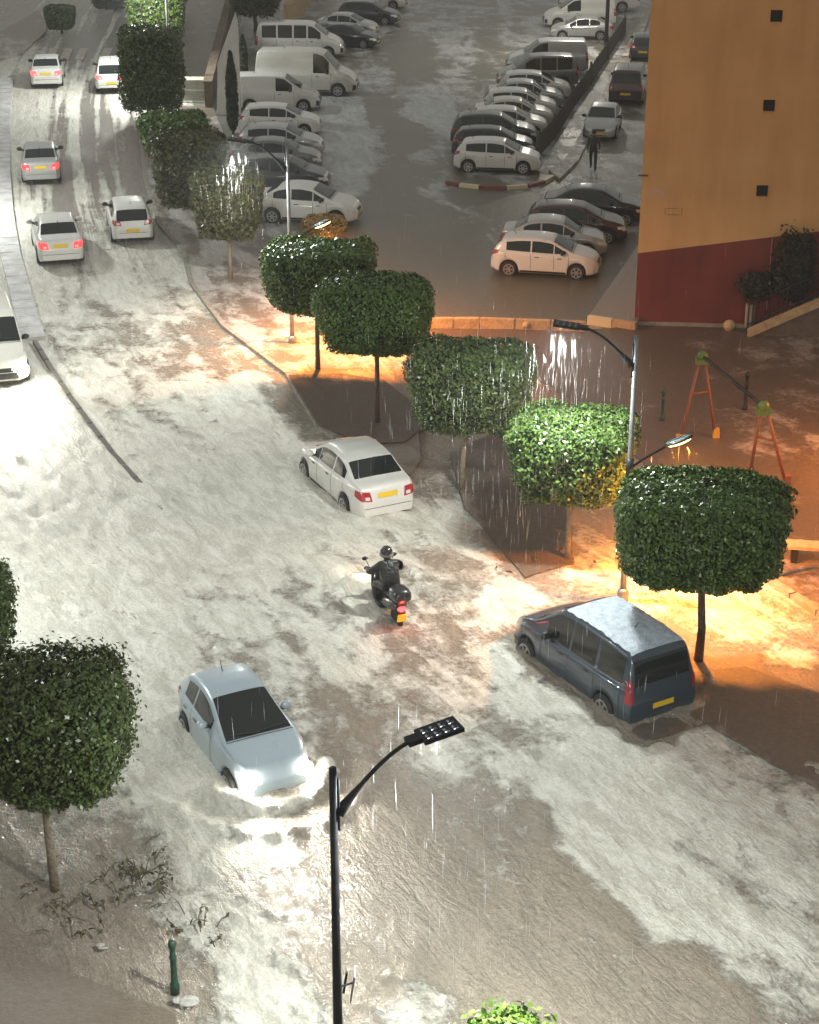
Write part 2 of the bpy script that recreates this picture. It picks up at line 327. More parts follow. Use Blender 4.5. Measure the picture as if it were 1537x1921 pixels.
# flood water: one dense sheet with real ripples
CARS_BOW = []   # filled below before the sheet is built
def build_water():
    pys = np.concatenate([np.arange(-90, 700, 4.5), np.arange(700, 2250, 5.0)]); pxs = np.arange(-330, 1870, 5.0)
    PX, PY = np.meshgrid(pxs, pys); x, y = Garr(PX.ravel(), PY.ravel())
    ny, nx = PX.shape
    u, v = flow_uv(x, y)
    px, py = PX.ravel(), PY.ravel()
    amp = np.clip((py-560)/300, 0.12, 1)
    amp = amp*np.where((px > 1150) & (py < 1060), .3, 1)
    z = (fbm2(u*.6, v*1.6, 1.1, 4, 3)-.5)*.10 + (fbm2(x, y, .45, 3, 9)-.5)*.045 + (fbm2(u*.35, v, 2.6, 2, 5)-.5)*.09
    h = idw(px, py); lp_ = fbm2(u*.75+.6*fbm2(x, y, 1.3, 2, 61), v+.6*fbm2(x, y, 1.3, 2, 67), .55, 4, 21); z += (np.abs(lp_-.5)*-2+.35)*.10*np.clip(h, .15, .9)
    z *= amp
    for kind, cx, cy, dx, dy, L in CARS_BOW:
        lx = (x-cx)*dx+(y-cy)*dy; ly = -(x-cx)*dy+(y-cy)*dx
        if kind == 'bow':
            rr = np.abs(np.hypot(lx-L*.32, ly*1.05)-L*.30-.12); front = np.clip((lx-L*.25)/.5, 0, 1)
            z += .20*np.exp(-(rr/.20)**2)*front*(.6+.8*fbm2(x, y, .35, 3, 31))
            r2 = np.abs(np.hypot(lx-L*.32, ly)-L*.30-.85)
            z += .07*np.exp(-(r2/.22)**2)*front*(.5+fbm2(x, y, .3, 3, 33))
        ex = np.maximum(np.abs(lx)-L/2, 0); ey = np.maximum(np.abs(ly)-.84*min(1, L/3), 0)
        z += (.075 if kind == 'edge' else .06)*np.exp(-(np.hypot(ex, ey)/.16)**2)*fbm2(x, y, .22, 3, 41)
        if kind == 'edge': continue
        for sgn in (1, -1):
            wk = np.exp(-((ly*sgn-.95-.28*np.clip(L*.3-lx, 0, 9))/.22)**2)*((lx < L*.3) & (lx > -L*1.1))
            z += .10*wk*fbm2(x, y, .4, 3, 37)
    idx = np.arange(ny*nx).reshape(ny, nx)
    q = np.stack([idx[:-1, :-1], idx[1:, :-1], idx[1:, 1:], idx[:-1, 1:]], -1).reshape(-1, 4)
    me = bpy.data.meshes.new('flood_water')
    me.vertices.add(ny*nx); me.vertices.foreach_set('co', np.stack([x, y, z], 1).astype(np.float32).ravel())
    me.loops.add(q.size); me.loops.foreach_set('vertex_index', q.ravel().astype(np.int32))
    me.polygons.add(len(q)); me.polygons.foreach_set('loop_start', np.arange(0, q.size, 4, dtype=np.int32))
    me.polygons.foreach_set('loop_total', np.full(len(q), 4, np.int32)); me.update(calc_edges=True)
    me.polygons.foreach_set('use_smooth', np.ones(len(q), bool)); me.materials.append(WATER)
    put_attrs(me, x, y, 0.0, 1.0)
    # foam churned up round the vehicles
    hh = np.empty(len(x), np.float32); me.attributes['hail'].data.foreach_get('value', hh)
    for kind, cx, cy, dx, dy, L in CARS_BOW:
        if kind != 'bow': continue
        lx = (x-cx)*dx+(y-cy)*dy; ly = -(x-cx)*dy+(y-cy)*dx; k = L/3.6
        rr = np.abs(np.hypot(lx-L*.32, ly*1.05)-L*.30-.12)
        fm = np.exp(-(rr/.20)**2)*np.clip((lx-L*.2)/.5, 0, 1)
        for sgn in (1, -1): fm += .8*np.exp(-((ly*sgn-.95*k-.28*np.clip(L*.3-lx, 0, 9))/.25)**2)*((lx < L*.3) & (lx > -L*1.0))
        hh += (.9*fm*(fbm2(x, y, .3, 3, 51)-.25)).astype(np.float32)
    me.attributes['hail'].data.foreach_set('value', hh)
    tag(link('flood_water', me), kind='structure')

def in_poly(x, y, poly):
    c = np.zeros(x.shape, bool); n = len(poly); j = n-1
    for i in range(n):
        xi, yi = poly[i]; xj, yj = poly[j]
        m = ((yi > y) != (yj > y)) & (x < (xj-xi)*(y-yi)/(yj-yi+1e-12)+xi)
        c ^= m; j = i
    return c
def sheet(name, poly, z, material, step=9, skirt=.25):
    """flat raised sheet bounded by photo points, with side faces"""
    P2 = [G(px, py, z) for px, py in poly]
    pp = np.array(poly, float)
    gx, gy = np.meshgrid(np.arange(pp[:, 0].min(), pp[:, 0].max(), step), np.arange(pp[:, 1].min(), pp[:, 1].max(), step))
    gx, gy = gx.ravel(), gy.ravel(); m = in_poly(gx, gy, poly); x, y = Garr(gx[m], gy[m], z)
    vin = [Vector(p[:2]) for p in P2] + [Vector((a, b)) for a, b in zip(x, y)]
    n = len(P2)
    vo, eo, fo, _, _, _ = delaunay_2d_cdt(vin, [(i, (i+1) % n) for i in range(n)], [], 1, 1e-5)
    vs = [(v.x, v.y, z) for v in vo]; nb = len(vs)
    faces = []
    for f in fo:
        a, b, c = (vo[i] for i in f[:3])
        faces.append(tuple(f) if (b-a).cross(c-a) > 0 else tuple(f[::-1]))
    vs += [(p.x, p.y, z) for p in P2] + [(p.x, p.y, z-skirt) for p in P2]
    for i in range(n): faces.append((nb+i, nb+(i+1) % n, nb+n+(i+1) % n, nb+n+i))
    me = mesh(name, vs, faces, material)
    A = np.array(vs); put_attrs(me, A[:, 0], A[:, 1], z)
    return tag(link(name, me), kind='structure')

def kerb(name, pts, wd, h, z0, material, kind='structure', second=None, blk=1.0, fall=0.0):
    """kerb stones along photo points; each stone a short block with a small gap"""
    b = MB(); P3 = [G(px, py, z0) for px, py in pts]
    # resample
    out = [P3[0]]; i = 0; k = 0
    for a, c in zip(P3[:-1], P3[1:]):
        L = (c-a).length; n = max(1, round(L/blk)); d = (c-a)/n
        for j in range(n):
            p = a+d*j; q = a+d*(j+1); mid = (p+q)/2
            b.box((mid.x, mid.y, z0+h/2-.15-fall*k), ((q-p).length-.015, wd, h+.3), math.atan2(d.y, d.x), m=(k % 2 if second else 0), taper=.97); k += 1
    o = b.build(name, [material] + ([second] if second else []))
    return tag(o, kind=kind) if kind else o

# ------------------------------------------------------------------ vehicles
def smooth_interp(pts, xs, sig):
    pts = sorted(pts); xp = [p[0] for p in pts]; yp = [p[1] for p in pts]
    fine = np.arange(xs[0]-.5, xs[-1]+.5, .01); v = np.interp(fine, xp, yp)
    n = int(sig/.01*3); k = np.exp(-.5*(np.arange(-n, n+1)*.01/sig)**2); k /= k.sum()
    v = np.convolve(np.pad(v, n, mode='edge'), k, 'valid')
    return np.interp(xs, fine, v)

def car_spec(kind):
    s = dict(L=4.0, W=1.70, wb=2.52, wr=.30, zb=.20, tum=.30, fo=.78, sig=.05)
    if kind == 'hatch':
        s.update(top=[(-2,.52),(-1.97,.72),(-1.93,.95),(-1.70,1.28),(-1.52,1.40),(-.9,1.47),(-.2,1.48),(.28,1.42),(1.08,1.0),(1.5,.90),(1.82,.78),(1.96,.62),(2,.48)],
                 belt=[(-2,.95),(-1.5,.98),(0,.93),(1.0,.92),(1.5,.84),(2,.6)],
                 plan=[(-2,.60),(-1.93,.74),(-1.7,.81),(-1,.845),(1.0,.845),(1.55,.80),(1.85,.68),(2,.50)],
                 wind=(.34,1.02), rear='hatch', side=[(-1.42,-.52),(-.46,.34),(.38,.80)], rw=(-1.90,-1.62,1.02,1.32))
    if kind == 'compact':   # small rounded two-door
        s.update(L=3.6, W=1.63, wb=2.30, wr=.29, fo=.68, tum=.36, sig=.06, top=[(-1.8,.55),(-1.77,.75),(-1.72,.95),(-1.5,1.25),(-1.28,1.41),(-.85,1.48),(-.5,1.49),(-.14,1.43),(.84,1.02),(1.2,.96),(1.55,.86),(1.74,.68),(1.8,.5)],
                 belt=[(-1.8,.98),(-1.2,1.0),(0,.96),(.8,.95),(1.3,.88),(1.8,.6)],
                 plan=[(-1.8,.58),(-1.7,.72),(-1.4,.79),(-.6,.815),(.8,.81),(1.35,.76),(1.66,.64),(1.8,.5)],
                 wind=(-.16,.83), rear='hatch', side=[(-1.2,-.74),(-.67,.22)], rw=(-1.70,-1.42,1.02,1.30))
    if kind == 'sedan':
        s.update(L=4.2, W=1.70, wb=2.5, wr=.30, fo=.8, top=[(-2.1,.5),(-2.08,.72),(-2.03,.98),(-1.9,1.04),(-1.55,1.08),(-.98,1.40),(-.6,1.46),(-.1,1.47),(.35,1.41),(1.12,1.0),(1.6,.90),(1.92,.76),(2.06,.6),(2.1,.46)],
                 belt=[(-2.1,.95),(-1.7,.99),(0,.93),(1.0,.91),(1.6,.83),(2.1,.58)],
                 plan=[(-2.1,.62),(-2.03,.73),(-1.8,.80),(-1,.845),(1.05,.845),(1.6,.80),(1.95,.66),(2.1,.48)],
                 wind=(.40,1.06), rear='sedan', side=[(-1.15,-.50),(-.44,.38),(.42,.84)], rw=(-1.52,-1.02,1.1,1.38))
    if kind == 'mpv':      # boxy passenger van
        s.update(L=4.38, W=1.81, wb=2.73, wr=.32, zb=.22, fo=.84, tum=.17, top=[(-2.19,.55),(-2.17,.8),(-2.14,1.1),(-2.04,1.62),(-1.94,1.76),(-1.3,1.81),(-.3,1.82),(.35,1.76),(1.22,1.16),(1.62,1.03),(1.95,.88),(2.12,.68),(2.19,.5)],
                 belt=[(-2.19,1.08),(-1,1.05),(.3,1.02),(1.1,1.0),(1.6,.94),(2.19,.62)],
                 plan=[(-2.19,.80),(-2.14,.845),(-1.9,.88),(-1,.9),(1.1,.89),(1.65,.84),(2.02,.70),(2.19,.54)],
                 wind=(.40,1.18), rear='van', side=[(-1.86,-1.08),(-.98,-.18),(-.10,.68)], rw=(-2.14,-2.05,1.12,1.62))
    if kind == 'suv':
        s.update(L=4.3, W=1.80, wb=2.62, wr=.34, zb=.26, tum=.27, top=[(-2.15,.55),(-2.12,.8),(-2.05,1.1),(-1.80,1.46),(-1.6,1.58),(-1,1.66),(-.2,1.67),(.28,1.60),(1.1,1.14),(1.6,1.03),(1.95,.88),(2.1,.7),(2.15,.5)],
                 belt=[(-2.15,1.08),(-1,1.06),(1.0,1.02),(1.6,.95),(2.15,.66)],
                 plan=[(-2.15,.66),(-2.06,.78),(-1.8,.86),(-1,.895),(1.0,.895),(1.6,.84),(1.98,.7),(2.15,.52)],
                 wind=(.34,1.04), rear='hatch', side=[(-1.6,-.62),(-.54,.34),(.4,.82)], rw=(-2.04,-1.76,1.16,1.5))
    if kind == 'panel_van':
        s.update(L=4.5, W=1.84, wb=2.75, wr=.32, zb=.24, fo=.86, tum=.14, top=[(-2.25,.55),(-2.24,.9),(-2.2,1.4),(-2.14,1.78),(-2.05,1.84),(-1.3,1.86),(0,1.86),(.42,1.80),(1.28,1.18),(1.68,1.04),(2.02,.88),(2.18,.68),(2.25,.5)],
                 belt=[(-2.25,1.1),(-1,1.08),(.3,1.06),(1.15,1.04),(1.7,.96),(2.25,.62)],
                 plan=[(-2.25,.84),(-2.2,.88),(-1.9,.90),(-1,.91),(1.15,.90),(1.7,.85),(2.08,.72),(2.25,.55)],
                 wind=(.48,1.24), rear='van', side=[(-.02,.82)], rw=(-2.2,-2.15,1.15,1.6))
    if kind == 'big_van':
        s.update(L=5.3, W=1.98, wb=3.2, wr=.34, zb=.28, fo=.95, tum=.12, top=[(-2.65,.55),(-2.64,1.0),(-2.6,1.7),(-2.55,2.2),(-2.45,2.3),(-1,2.34),(.5,2.32),(.95,2.2),(1.72,1.36),(2.1,1.2),(2.4,1.02),(2.58,.78),(2.65,.55)],
                 belt=[(-2.65,1.25),(.3,1.2),(1.6,1.18),(2.1,1.08),(2.65,.7)],
                 plan=[(-2.65,.92),(-2.6,.96),(-2.2,.98),(1.6,.97),(2.1,.9),(2.48,.75),(2.65,.58)],
                 wind=(1.0,1.68), rear='van', side=[(.42,1.24)], rw=(-2.62,-2.57,1.3,1.9))
    if kind == 'minibus':
        s.update(L=5.0, W=1.9, wb=3.0, wr=.33, zb=.26, fo=.9, tum=.16, top=[(-2.5,.55),(-2.48,.9),(-2.42,1.5),(-2.34,1.86),(-2.24,1.93),(-1,1.96),(.4,1.95),(.8,1.86),(1.6,1.24),(1.95,1.1),(2.25,.95),(2.43,.72),(2.5,.52)],
                 belt=[(-2.5,1.15),(.3,1.12),(1.5,1.1),(1.95,1.0),(2.5,.66)],
                 plan=[(-2.5,.88),(-2.44,.92),(-2,.94),(1.5,.93),(1.95,.88),(2.32,.74),(2.5,.56)],
                 wind=(.86,1.56), rear='van', side=[(-2.1,-1.3),(-1.2,-.4),(-.3,.4),(.5,1.2)], rw=(-2.44,-2.36,1.2,1.7))
    return s

_types = {}
def car_type(kind):
    if kind in _types: return _types[kind]
    s = car_spec(kind); L2 = s['L']/2; fx = L2-s['fo']; rx = fx-s['wb']; wr = s['wr']; wz = wr
    step = .03; xs = np.linspace(-L2, L2, int(s['L']/step)+1); sig = s['sig']
    top = smooth_interp(s['top'], xs, sig); belt = smooth_interp(s['belt'], xs, .08); plan = smooth_interp(s['plan'], xs, .06)
    zb = np.full(len(xs), s['zb']); zb += .06*np.exp(-((xs-L2)/.15)**2)+.10*np.exp(-((xs+L2)/.2)**2)
    ar = wr+.055
    for cx in (fx, rx):
        d = np.clip(ar**2-(xs-cx)**2, 0, None); zb = np.maximum(zb, np.where(d > 0, wz+np.sqrt(d), 0))
    verts = []; rings = []
    for i, x in enumerate(xs):
        wv, zt, b = plan[i], top[i], zb[i]
        zs = min(belt[i], zt-.015); b = min(b, zs-.06)
        g = max(zt-zs, 0); k = min(1, g/.30); wg = wv*.92; wt = wg-g*s['tum']
        half = [(wv*.80, b), (wv*.95, b), (wv*.985, b+.12*(zs-b)), (wv, b+.42*(zs-b)), (wv*.998, b+.66*(zs-b)), (wv*.985, b+.84*(zs-b)),
                (wv*.955, zs-.012), (wg, zs)]
        for q in (.3, .65, 1.0): half.append((wg+(wt-wg)*q, zs+(zt-.075*k-zs)*q))
        half += [(wt-.045*k, zt-.03*k), (wt*.84-.02*k, zt-.010*k), (wt*.45, zt)]
        full = [(y, z) for y, z in half]+[(0, zt+.004)]+[(-y, z) for y, z in reversed(half)]
        rings.append(len(verts)); verts += [(x, y, z) for y, z in full]
    nr = len(full); faces = []
    for i in range(len(xs)-1):
        a, b = rings[i], rings[i+1]
        for k in range(nr-1): faces.append((a+k, a+k+1, b+k+1, b+k))
    faces.append(tuple(rings[0]+k for k in range(nr))[::-1]); faces.append(tuple(rings[-1]+k for k in range(nr)))
    body = mesh(kind+'_body', verts, faces, P['white'], True)
    body.polygons[len(faces)-1].use_smooth = False; body.polygons[len(faces)-2].use_smooth = False
    bm = bmesh.new(); bm.from_mesh(body); bmesh.ops.recalc_face_normals(bm, faces=bm.faces[:]); bm.to_mesh(body)
    bvh = BVHTree.FromBMesh(bm); bm.free()
    parts = [('body', body, 'paint', None)]
    def decal(name, lo, up, axis, matkey, off=.006, n=12, m=6):
        """strip between two polylines thrown onto the body along an axis"""
        def at(pl, t):
            t *= len(pl)-1; i = min(int(t), len(pl)-2); return [pl[i][j]+(pl[i+1][j]-pl[i][j])*(t-i) for j in (0, 1)]
        vs = {}; out = []; fs = []
        for i in range(n+1):
            a, b = at(lo, i/n), at(up, i/n)
            for j in range(m+1):
                p, q = a[0]+(b[0]-a[0])*j/m, a[1]+(b[1]-a[1])*j/m
                o, d = {'R': ((p, -4, q), (0, 1, 0)), 'L': ((p, 4, q), (0, -1, 0)), 'T': ((p, q, 5), (0, 0, -1)),
                        'B': ((-6, p, q), (1, 0, 0)), 'F': ((6, p, q), (-1, 0, 0))}[axis]
                hit, nrm, _, _ = bvh.ray_cast(Vector(o), Vector(d))
                if hit is None: continue
                if nrm.dot(Vector(d)) > 0: nrm = -nrm
                vs[(i, j)] = len(out); out.append(hit+nrm*off)
        for i in range(n):
            for j in range(m):
                ks = [(i, j), (i+1, j), (i+1, j+1), (i, j+1)]
                if all(k in vs for k in ks):
                    q = [vs[k] for k in ks]
                    if max((out[q[0]]-out[q[2]]).length, (out[q[1]]-out[q[3]]).length) < .6: fs.append(q)
        if not fs: return
        par = list(range(len(out)))
        def fd(a):
            while par[a] != a: a = par[a]
            return a
        for q in fs:
            for k in q[1:]: par[fd(k)] = fd(q[0])
        cnt = {}
        for q in fs: cnt[fd(q[0])] = cnt.get(fd(q[0]), 0)+1
        bst = max(cnt, key=cnt.get); fs = [q for q in fs if fd(q[0]) == bst]
        us_ = sorted({k for q in fs for k in q}); mp_ = {k: i for i, k in enumerate(us_)}; out = [out[k] for k in us_]; fs = [[mp_[k] for k in q] for q in fs]
        me = mesh(kind+'_'+name, out, fs, M[matkey], True)
        b2 = bmesh.new(); b2.from_mesh(me)
        for f in b2.faces:
            c = f.calc_center_median(); dirv = {'R': Vector((0,-1,0)), 'L': Vector((0,1,0)), 'T': Vector((0,0,1)), 'B': Vector((-1,0,0)), 'F': Vector((1,0,0))}[axis]
            if f.normal.dot(dirv) < 0: f.normal_flip()
        b2.to_mesh(me); b2.free(); parts.append((name, me, matkey, None))
    ft = lambda x: float(np.interp(x, xs, top)); fb = lambda x: min(float(np.interp(x, xs, belt)), ft(x)-.015); fp = lambda x: float(np.interp(x, xs, plan))
    def wt(x): g = max(ft(x)-fb(x), 0); return fp(x)*.92-g*s['tum']
    # windshield
    w0, w1 = s['wind']; xl = np.linspace(w0, w1, 7)
    decal('windshield', [(x, -(wt(x)-.055)) for x in xl], [(x, wt(x)-.055) for x in xl], 'T', 'glass', n=12, m=14)
    # side windows
    for x0, x1 in s['side']:
        xx = np.linspace(x0, x1, 9); lo = []; up = []
        for x in xx:
            a = fb(x)+.035; b = ft(x)-.115*min(1, (ft(x)-fb(x))/.3)
            lo.append((x, a)); up.append((x, max(a+.004, b)))
        for ax in 'RL': decal('side_window', lo, up, ax, 'glass', n=14, m=4)
    # rear window
    xa, xb, za, zb_ = s['rw']
    yl = [-1, -.75, -.4, 0, .4, .75, 1]
    if s['rear'] in ('hatch', 'sedan'):
        xx = np.linspace(xa, xb, 6)
        decal('rear_window', [(x, -(wt(x)-.07)) for x in xx], [(x, wt(x)-.07) for x in xx], 'T', 'glass', n=8, m=14)
    else:
        wv = fp(xa)*.80
        decal('rear_window', [(-wv, za), (wv, za)], [(-wv*.97, zb_), (wv*.97, zb_)], 'B', 'glass')
    # lights, plate, grille
    hz = ft(L2-.12); hw = fp(L2-.2)
    for sg in (1, -1):
        ax = 'L' if sg > 0 else 'R'
        decal('headlight', [(L2-.36, hz-.09), (L2-.10, hz-.10)], [(L2-.40, hz+.03), (L2-.13, hz-.0)], ax, 'head', n=6, m=4)
        decal('headlight', [(sg*hw*.98, hz-.16), (sg*hw*.52, hz-.16)], [(sg*hw*.98, hz+.0), (sg*hw*.56, hz-.05)], 'F', 'head', n=8, m=6)
        rw_ = fp(-L2+.08)
        if s['rear'] == 'van':
            decal('tail_light', [(sg*rw_*.86, .78), (sg*rw_*.985, .78)], [(sg*rw_*.86, 1.22), (sg*rw_*.985, 1.22)], 'B', 'tail', n=4, m=8)
            decal('tail_light', [(-L2+.02, .78), (-L2+.15, .78)], [(-L2+.06, 1.22), (-L2+.16, 1.22)], ax, 'tail', n=4, m=8)
        else:
            z0, z1 = (.68, .95) if s['rear'] == 'sedan' else (.78, 1.0)
            decal('tail_light', [(sg*rw_*.60, z0), (sg*rw_*1.0, z0+.03)], [(sg*rw_*.66, z1-.04), (sg*rw_*1.0, z1)], 'B', 'tail', n=6, m=6)
            decal('tail_light', [(-L2+.02, z0+.02), (-L2+.30, z0+.12)], [(-L2+.04, z1), (-L2+.30, z1)], ax, 'tail', n=6, m=5)
            decal('reflector', [(sg*rw_*.68, z0+.04), (sg*rw_*.86, z0+.05)], [(sg*rw_*.70, z0+.12), (sg*rw_*.86, z0+.13)], 'B', 'tail_clear', off=.010, n=4, m=3)
        # door seams and handles
        sx = s['side']
        for x in ([sx[0][0]-.02]+[q[1]+.03 for q in sx[:-1]]+[sx[-1][1]+.12] if len(sx) > 1 else [sx[0][0]-.06, sx[0][1]+.1]):
            decal('door_seam', [(x-.007, .36), (x-.007, fb(x)-.03)], [(x+.007, .36), (x+.007, fb(x)-.03)], ax, 'seam', n=10, m=1, off=.004)
        for q in sx[-2:]:
            x = q[0]+.12; z = fb(x)-.14
            decal('door_handle', [(x, z), (x+.16, z)], [(x, z+.03), (x+.16, z+.03)], ax, 'black_plastic', n=3, m=1, off=.018)
        decal('sill_trim', [(rx+ar+.05, s['zb']+.02), (fx-ar-.05, s['zb']+.02)], [(rx+ar+.05, s['zb']+.10), (fx-ar-.05, s['zb']+.10)], ax, 'black_plastic', n=8, m=1)
    pz = .80 if s['rear'] == 'sedan' else (.62 if s['rear'] == 'van' else .60)
    decal('number_plate', [(-.26, pz-.06), (.26, pz-.06)], [(-.26, pz+.06), (.26, pz+.06)], 'B', 'plate', off=.014, n=4, m=2)
    decal('number_plate', [(-.26, .36), (.26, .36)], [(-.26, .47), (.26, .47)], 'F', 'plate', off=.014, n=4, m=2)
    decal('grille', [(-hw*.42, hz-.16), (hw*.42, hz-.16)], [(-hw*.46, hz-.06), (hw*.46, hz-.06)], 'F', 'black_plastic', n=8, m=2)
    decal('air_intake', [(-hw*.7, .24), (hw*.7, .24)], [(-hw*.62, .34), (hw*.62, .34)], 'F', 'black_plastic', n=8, m=2)
    decal('bumper_gap', [(-fp(-L2+.1)*.9, .50), (fp(-L2+.1)*.9, .50)], [(-fp(-L2+.1)*.9, .515), (fp(-L2+.1)*.9, .515)], 'B', 'seam', n=10, m=1, off=.004)
    if s['rear'] == 'van' and kind != 'mpv': decal('bumper', [(-hw*1.0, .28), (hw*1.0, .28)], [(-hw*1.0, .60), (hw*1.0, .60)], 'F', 'black_plastic', off=.010, n=12, m=4)
    # bonnet and boot edges
    xb_ = w1+.03
    decal('bonnet_gap', [(xb_, -wt(xb_)*.95), (xb_, wt(xb_)*.95)], [(xb_+.02, -wt(xb_)*.95), (xb_+.02, wt(xb_)*.95)], 'T', 'seam', n=10, m=1, off=.004)
    b = MB()
    for sg in (1, -1): b.box((w1-.06, sg*.28, ft(w1-.06)+.022), (.02, .62, .014), sg*.12-.06, m=0)
    parts.append(('wiper', b.me(kind+'_wiper', M['black_plastic']), 'black_plastic', None))
    # mirrors
    for sg in (1, -1):
        x = s['side'][-1][1]-.12 if len(s['side']) > 1 else s['side'][0][1]-.1
        y = sg*(fp(x)*.93+.11); b = MB(); b.ball((x, y, fb(x)+.10), .12, 8, 0, (.55, 1.0, .72)); b.box((x, sg*(fp(x)*.92+.01), fb(x)+.05), (.06, .14, .05), m=1)
        parts.append(('mirror', b.me(kind+'_mirror', [M['black_plastic'], M['black_plastic']], True), 'mirror', None))
    # underbody
    b = MB(); b.box((0, 0, s['zb']+.19), (s['L']-.35, s['W']*.74, .34)); parts.append(('underbody', b.me(kind+'_under', M['rubber']), 'rubber', None))
    b = MB(); b.tube([(-1.15 if s['L'] > 3.8 else -1.0, 0, ft(-1.1)), (-1.3 if s['L'] > 3.8 else -1.12, 0, ft(-1.1)+.20)], [.012, .006], 6)
    parts.append(('aerial', b.me(kind+'_aerial', M['black_plastic']), 'black_plastic', None))
    # wheels: tyre with a rim child
    b = MB(); wdt = .2
    prof = [(wr*.62, -wdt/2), (wr*.93, -wdt/2), (wr, -wdt/2+.03), (wr, wdt/2-.03), (wr*.93, wdt/2), (wr*.62, wdt/2)]
    b.lathe(prof, 24); b.v = [(x, z, y) for x, y, z in b.v]
    tyre = b.me(kind+'_tyre', M['rubber'], False)
    b = MB()
    for k in range(6):
        a = k*PI/3; b.box((math.cos(a)*wr*.33, 0, math.sin(a)*wr*.33), (wr*.56, .02, wr*.17), 0, 0, ry=-a)
    n_ = 24; v0 = [(q*wr*math.cos(2*PI*k/n_), yy, q*wr*math.sin(2*PI*k/n_)) for q, yy in ((.68, -.008), (.68, .008), (.56, .008), (.56, -.008)) for k in range(n_)]
    b.add(v0, [(e*n_+k, e*n_+(k+1) % n_, ((e+1) % 4)*n_+(k+1) % n_, ((e+1) % 4)*n_+k) for e in range(4) for k in range(n_)])
    v0 = [(wr*.15*math.cos(2*PI*k/10), yy, wr*.15*math.sin(2*PI*k/10)) for yy in (-.016, .016) for k in range(10)]
    b.add(v0, [(k, (k+1) % 10, 10+(k+1) % 10, 10+k) for k in range(10)]+[tuple(range(10)), tuple(range(10, 20))])
    bb = b
    rim = bb.me(kind+'_rim', M['rim'])
    wy = fp(0)-wdt/2-.005
    wheels = [(fx, wy, 1), (fx, -wy, -1), (rx, wy, 1), (rx, -wy, -1)]
    _types[kind] = (s, parts, tyre, rim, wheels, dict(ft=ft, fb=fb, fp=fp, wt=wt, L2=L2, fx=fx, rx=rx, decal_bvh=bvh, wz=wz, wdt=wdt))
    return _types[kind]

def set_mat(o, m):
    if not o.data.materials: return
    o.material_slots[0].link = 'OBJECT'; o.material_slots[0].material = m
def car(kind, name, label, cat, pos, yaw, col, group=None, scale=1.0, sink=0.0, tails=None, heads=False, mirrors=None, skip=(), pitch=0):
    s, parts, tyre, rim, wheels, X = car_type(kind)
    root = empty(name, (pos[0], pos[1], -sink), yaw, label, cat, group); root.scale = (scale,)*3
    root.rotation_euler = (0, pitch, yaw)
    for pn, me, mk, _ in parts:
        if pn in skip: continue
        o = link(pn, me, root)
        if mk == 'paint': set_mat(o, P[col])
        if mk == 'tail' and tails: set_mat(o, M[tails])
        if mk == 'mirror' and mirrors: set_mat(o, P[mirrors])
        if mk == 'plate' and tails == 'lit': set_mat(o, M['plate_lit'])
        if pn == 'headlight' and heads: set_mat(o, M['head_on'])
    for x, y, sg in wheels:
        wo = link('wheel', tyre, root, (x, y, X['wz'])); link('rim', rim, wo, (0, sg*(X['wdt']/2+.006), 0))
    return root
def place(kind, a, b, side, zref=.3, scale=1.0):
    """pose from the photo: hubs (or centre line) of the rear and front wheels"""
    s = car_spec(kind); A = G(*a, zref); B = G(*b, zref); d = (B-A); d.z = 0; d.normalize()
    nrm = Vector((-d.y, d.x, 0)); mid = (A+B)/2
    off = {'L': -1, 'R': 1, 'C': 0}[side]*s['W']/2*.97*scale
    fxc = (s['L']/2-s['fo']-s['wb']/2)*scale if side != 'C' else 0
    c = mid+nrm*off-d*fxc
    return (c.x, c.y), math.atan2(d.y, d.x)
def at_rear(kind, rear, head, scale=1.0):
    """pose from rear bottom centre and a second ground point further along the car"""
    s = car_spec(kind); A = G(*rear); B = G(*head); d = B-A; d.normalize(); c = A+d*s['L']/2*scale
    return (c.x, c.y), math.atan2(d.y, d.x)
def at_front(kind, front, rear, scale=1.0):
    s = car_spec(kind); A = G(*front); B = G(*rear); d = A-B; d.normalize(); c = A-d*s['L']/2*scale
    return (c.x, c.y), math.atan2(d.y, d.x)
def spot(parent, loc, target, energy, col, size=80, blend=.6, rad=.05):
    l = bpy.data.lights.new('beam', 'SPOT'); l.energy = energy; l.color = col; l.spot_size = R(size); l.spot_blend = blend; l.shadow_soft_size = rad
    o = bpy.data.objects.new('beam', l); COL.objects.link(o); o.parent = parent; o.location = loc
    o.rotation_euler = (Vector(target)-Vector(loc)).to_track_quat('-Z', 'Y').to_euler(); return o

# --- vehicles on the flooded road
WH = (1, .93, .8)
p, y = place('compact', (343, 1340), (426, 1450), 'R', .27)
fiat = car('compact', 'hatchback_car', 'pale grey-blue small hatchback with lit headlights pushing through the flood', 'car', p, y, 'pale_blue', sink=.31, skip=('grille', 'number_plate'), mirrors='pale_blue')
CARS_BOW.append(('bow', p[0], p[1], math.cos(y), math.sin(y), 3.6))
X = car_type('compact')[5]
for sg in (1, -1):
    hz = X['ft'](X['L2']-.12)
    b = MB(); b.ball((X['L2']-.10, sg*.55, hz-.13), .165, 12, 0, (.75, 1, .95)); b.build('headlight_lens', M['head_on'], fiat, True)
    spot(fiat, (X['L2']+.20, sg*.56, hz-.12), (X['L2']+3.2, sg*.65, -.1), 170, WH, 100, 1.0)
p, y = place('mpv', (1127, 1304), (990, 1205), 'L', .3)
van = car('mpv', 'parked_van', 'dark slate blue passenger van with an ice-covered roof parked beside the kerb', 'van', p, y, 'slate', sink=.31)
X = car_type('mpv')[5]; bv = X['decal_bvh']; vs = []; fs = []
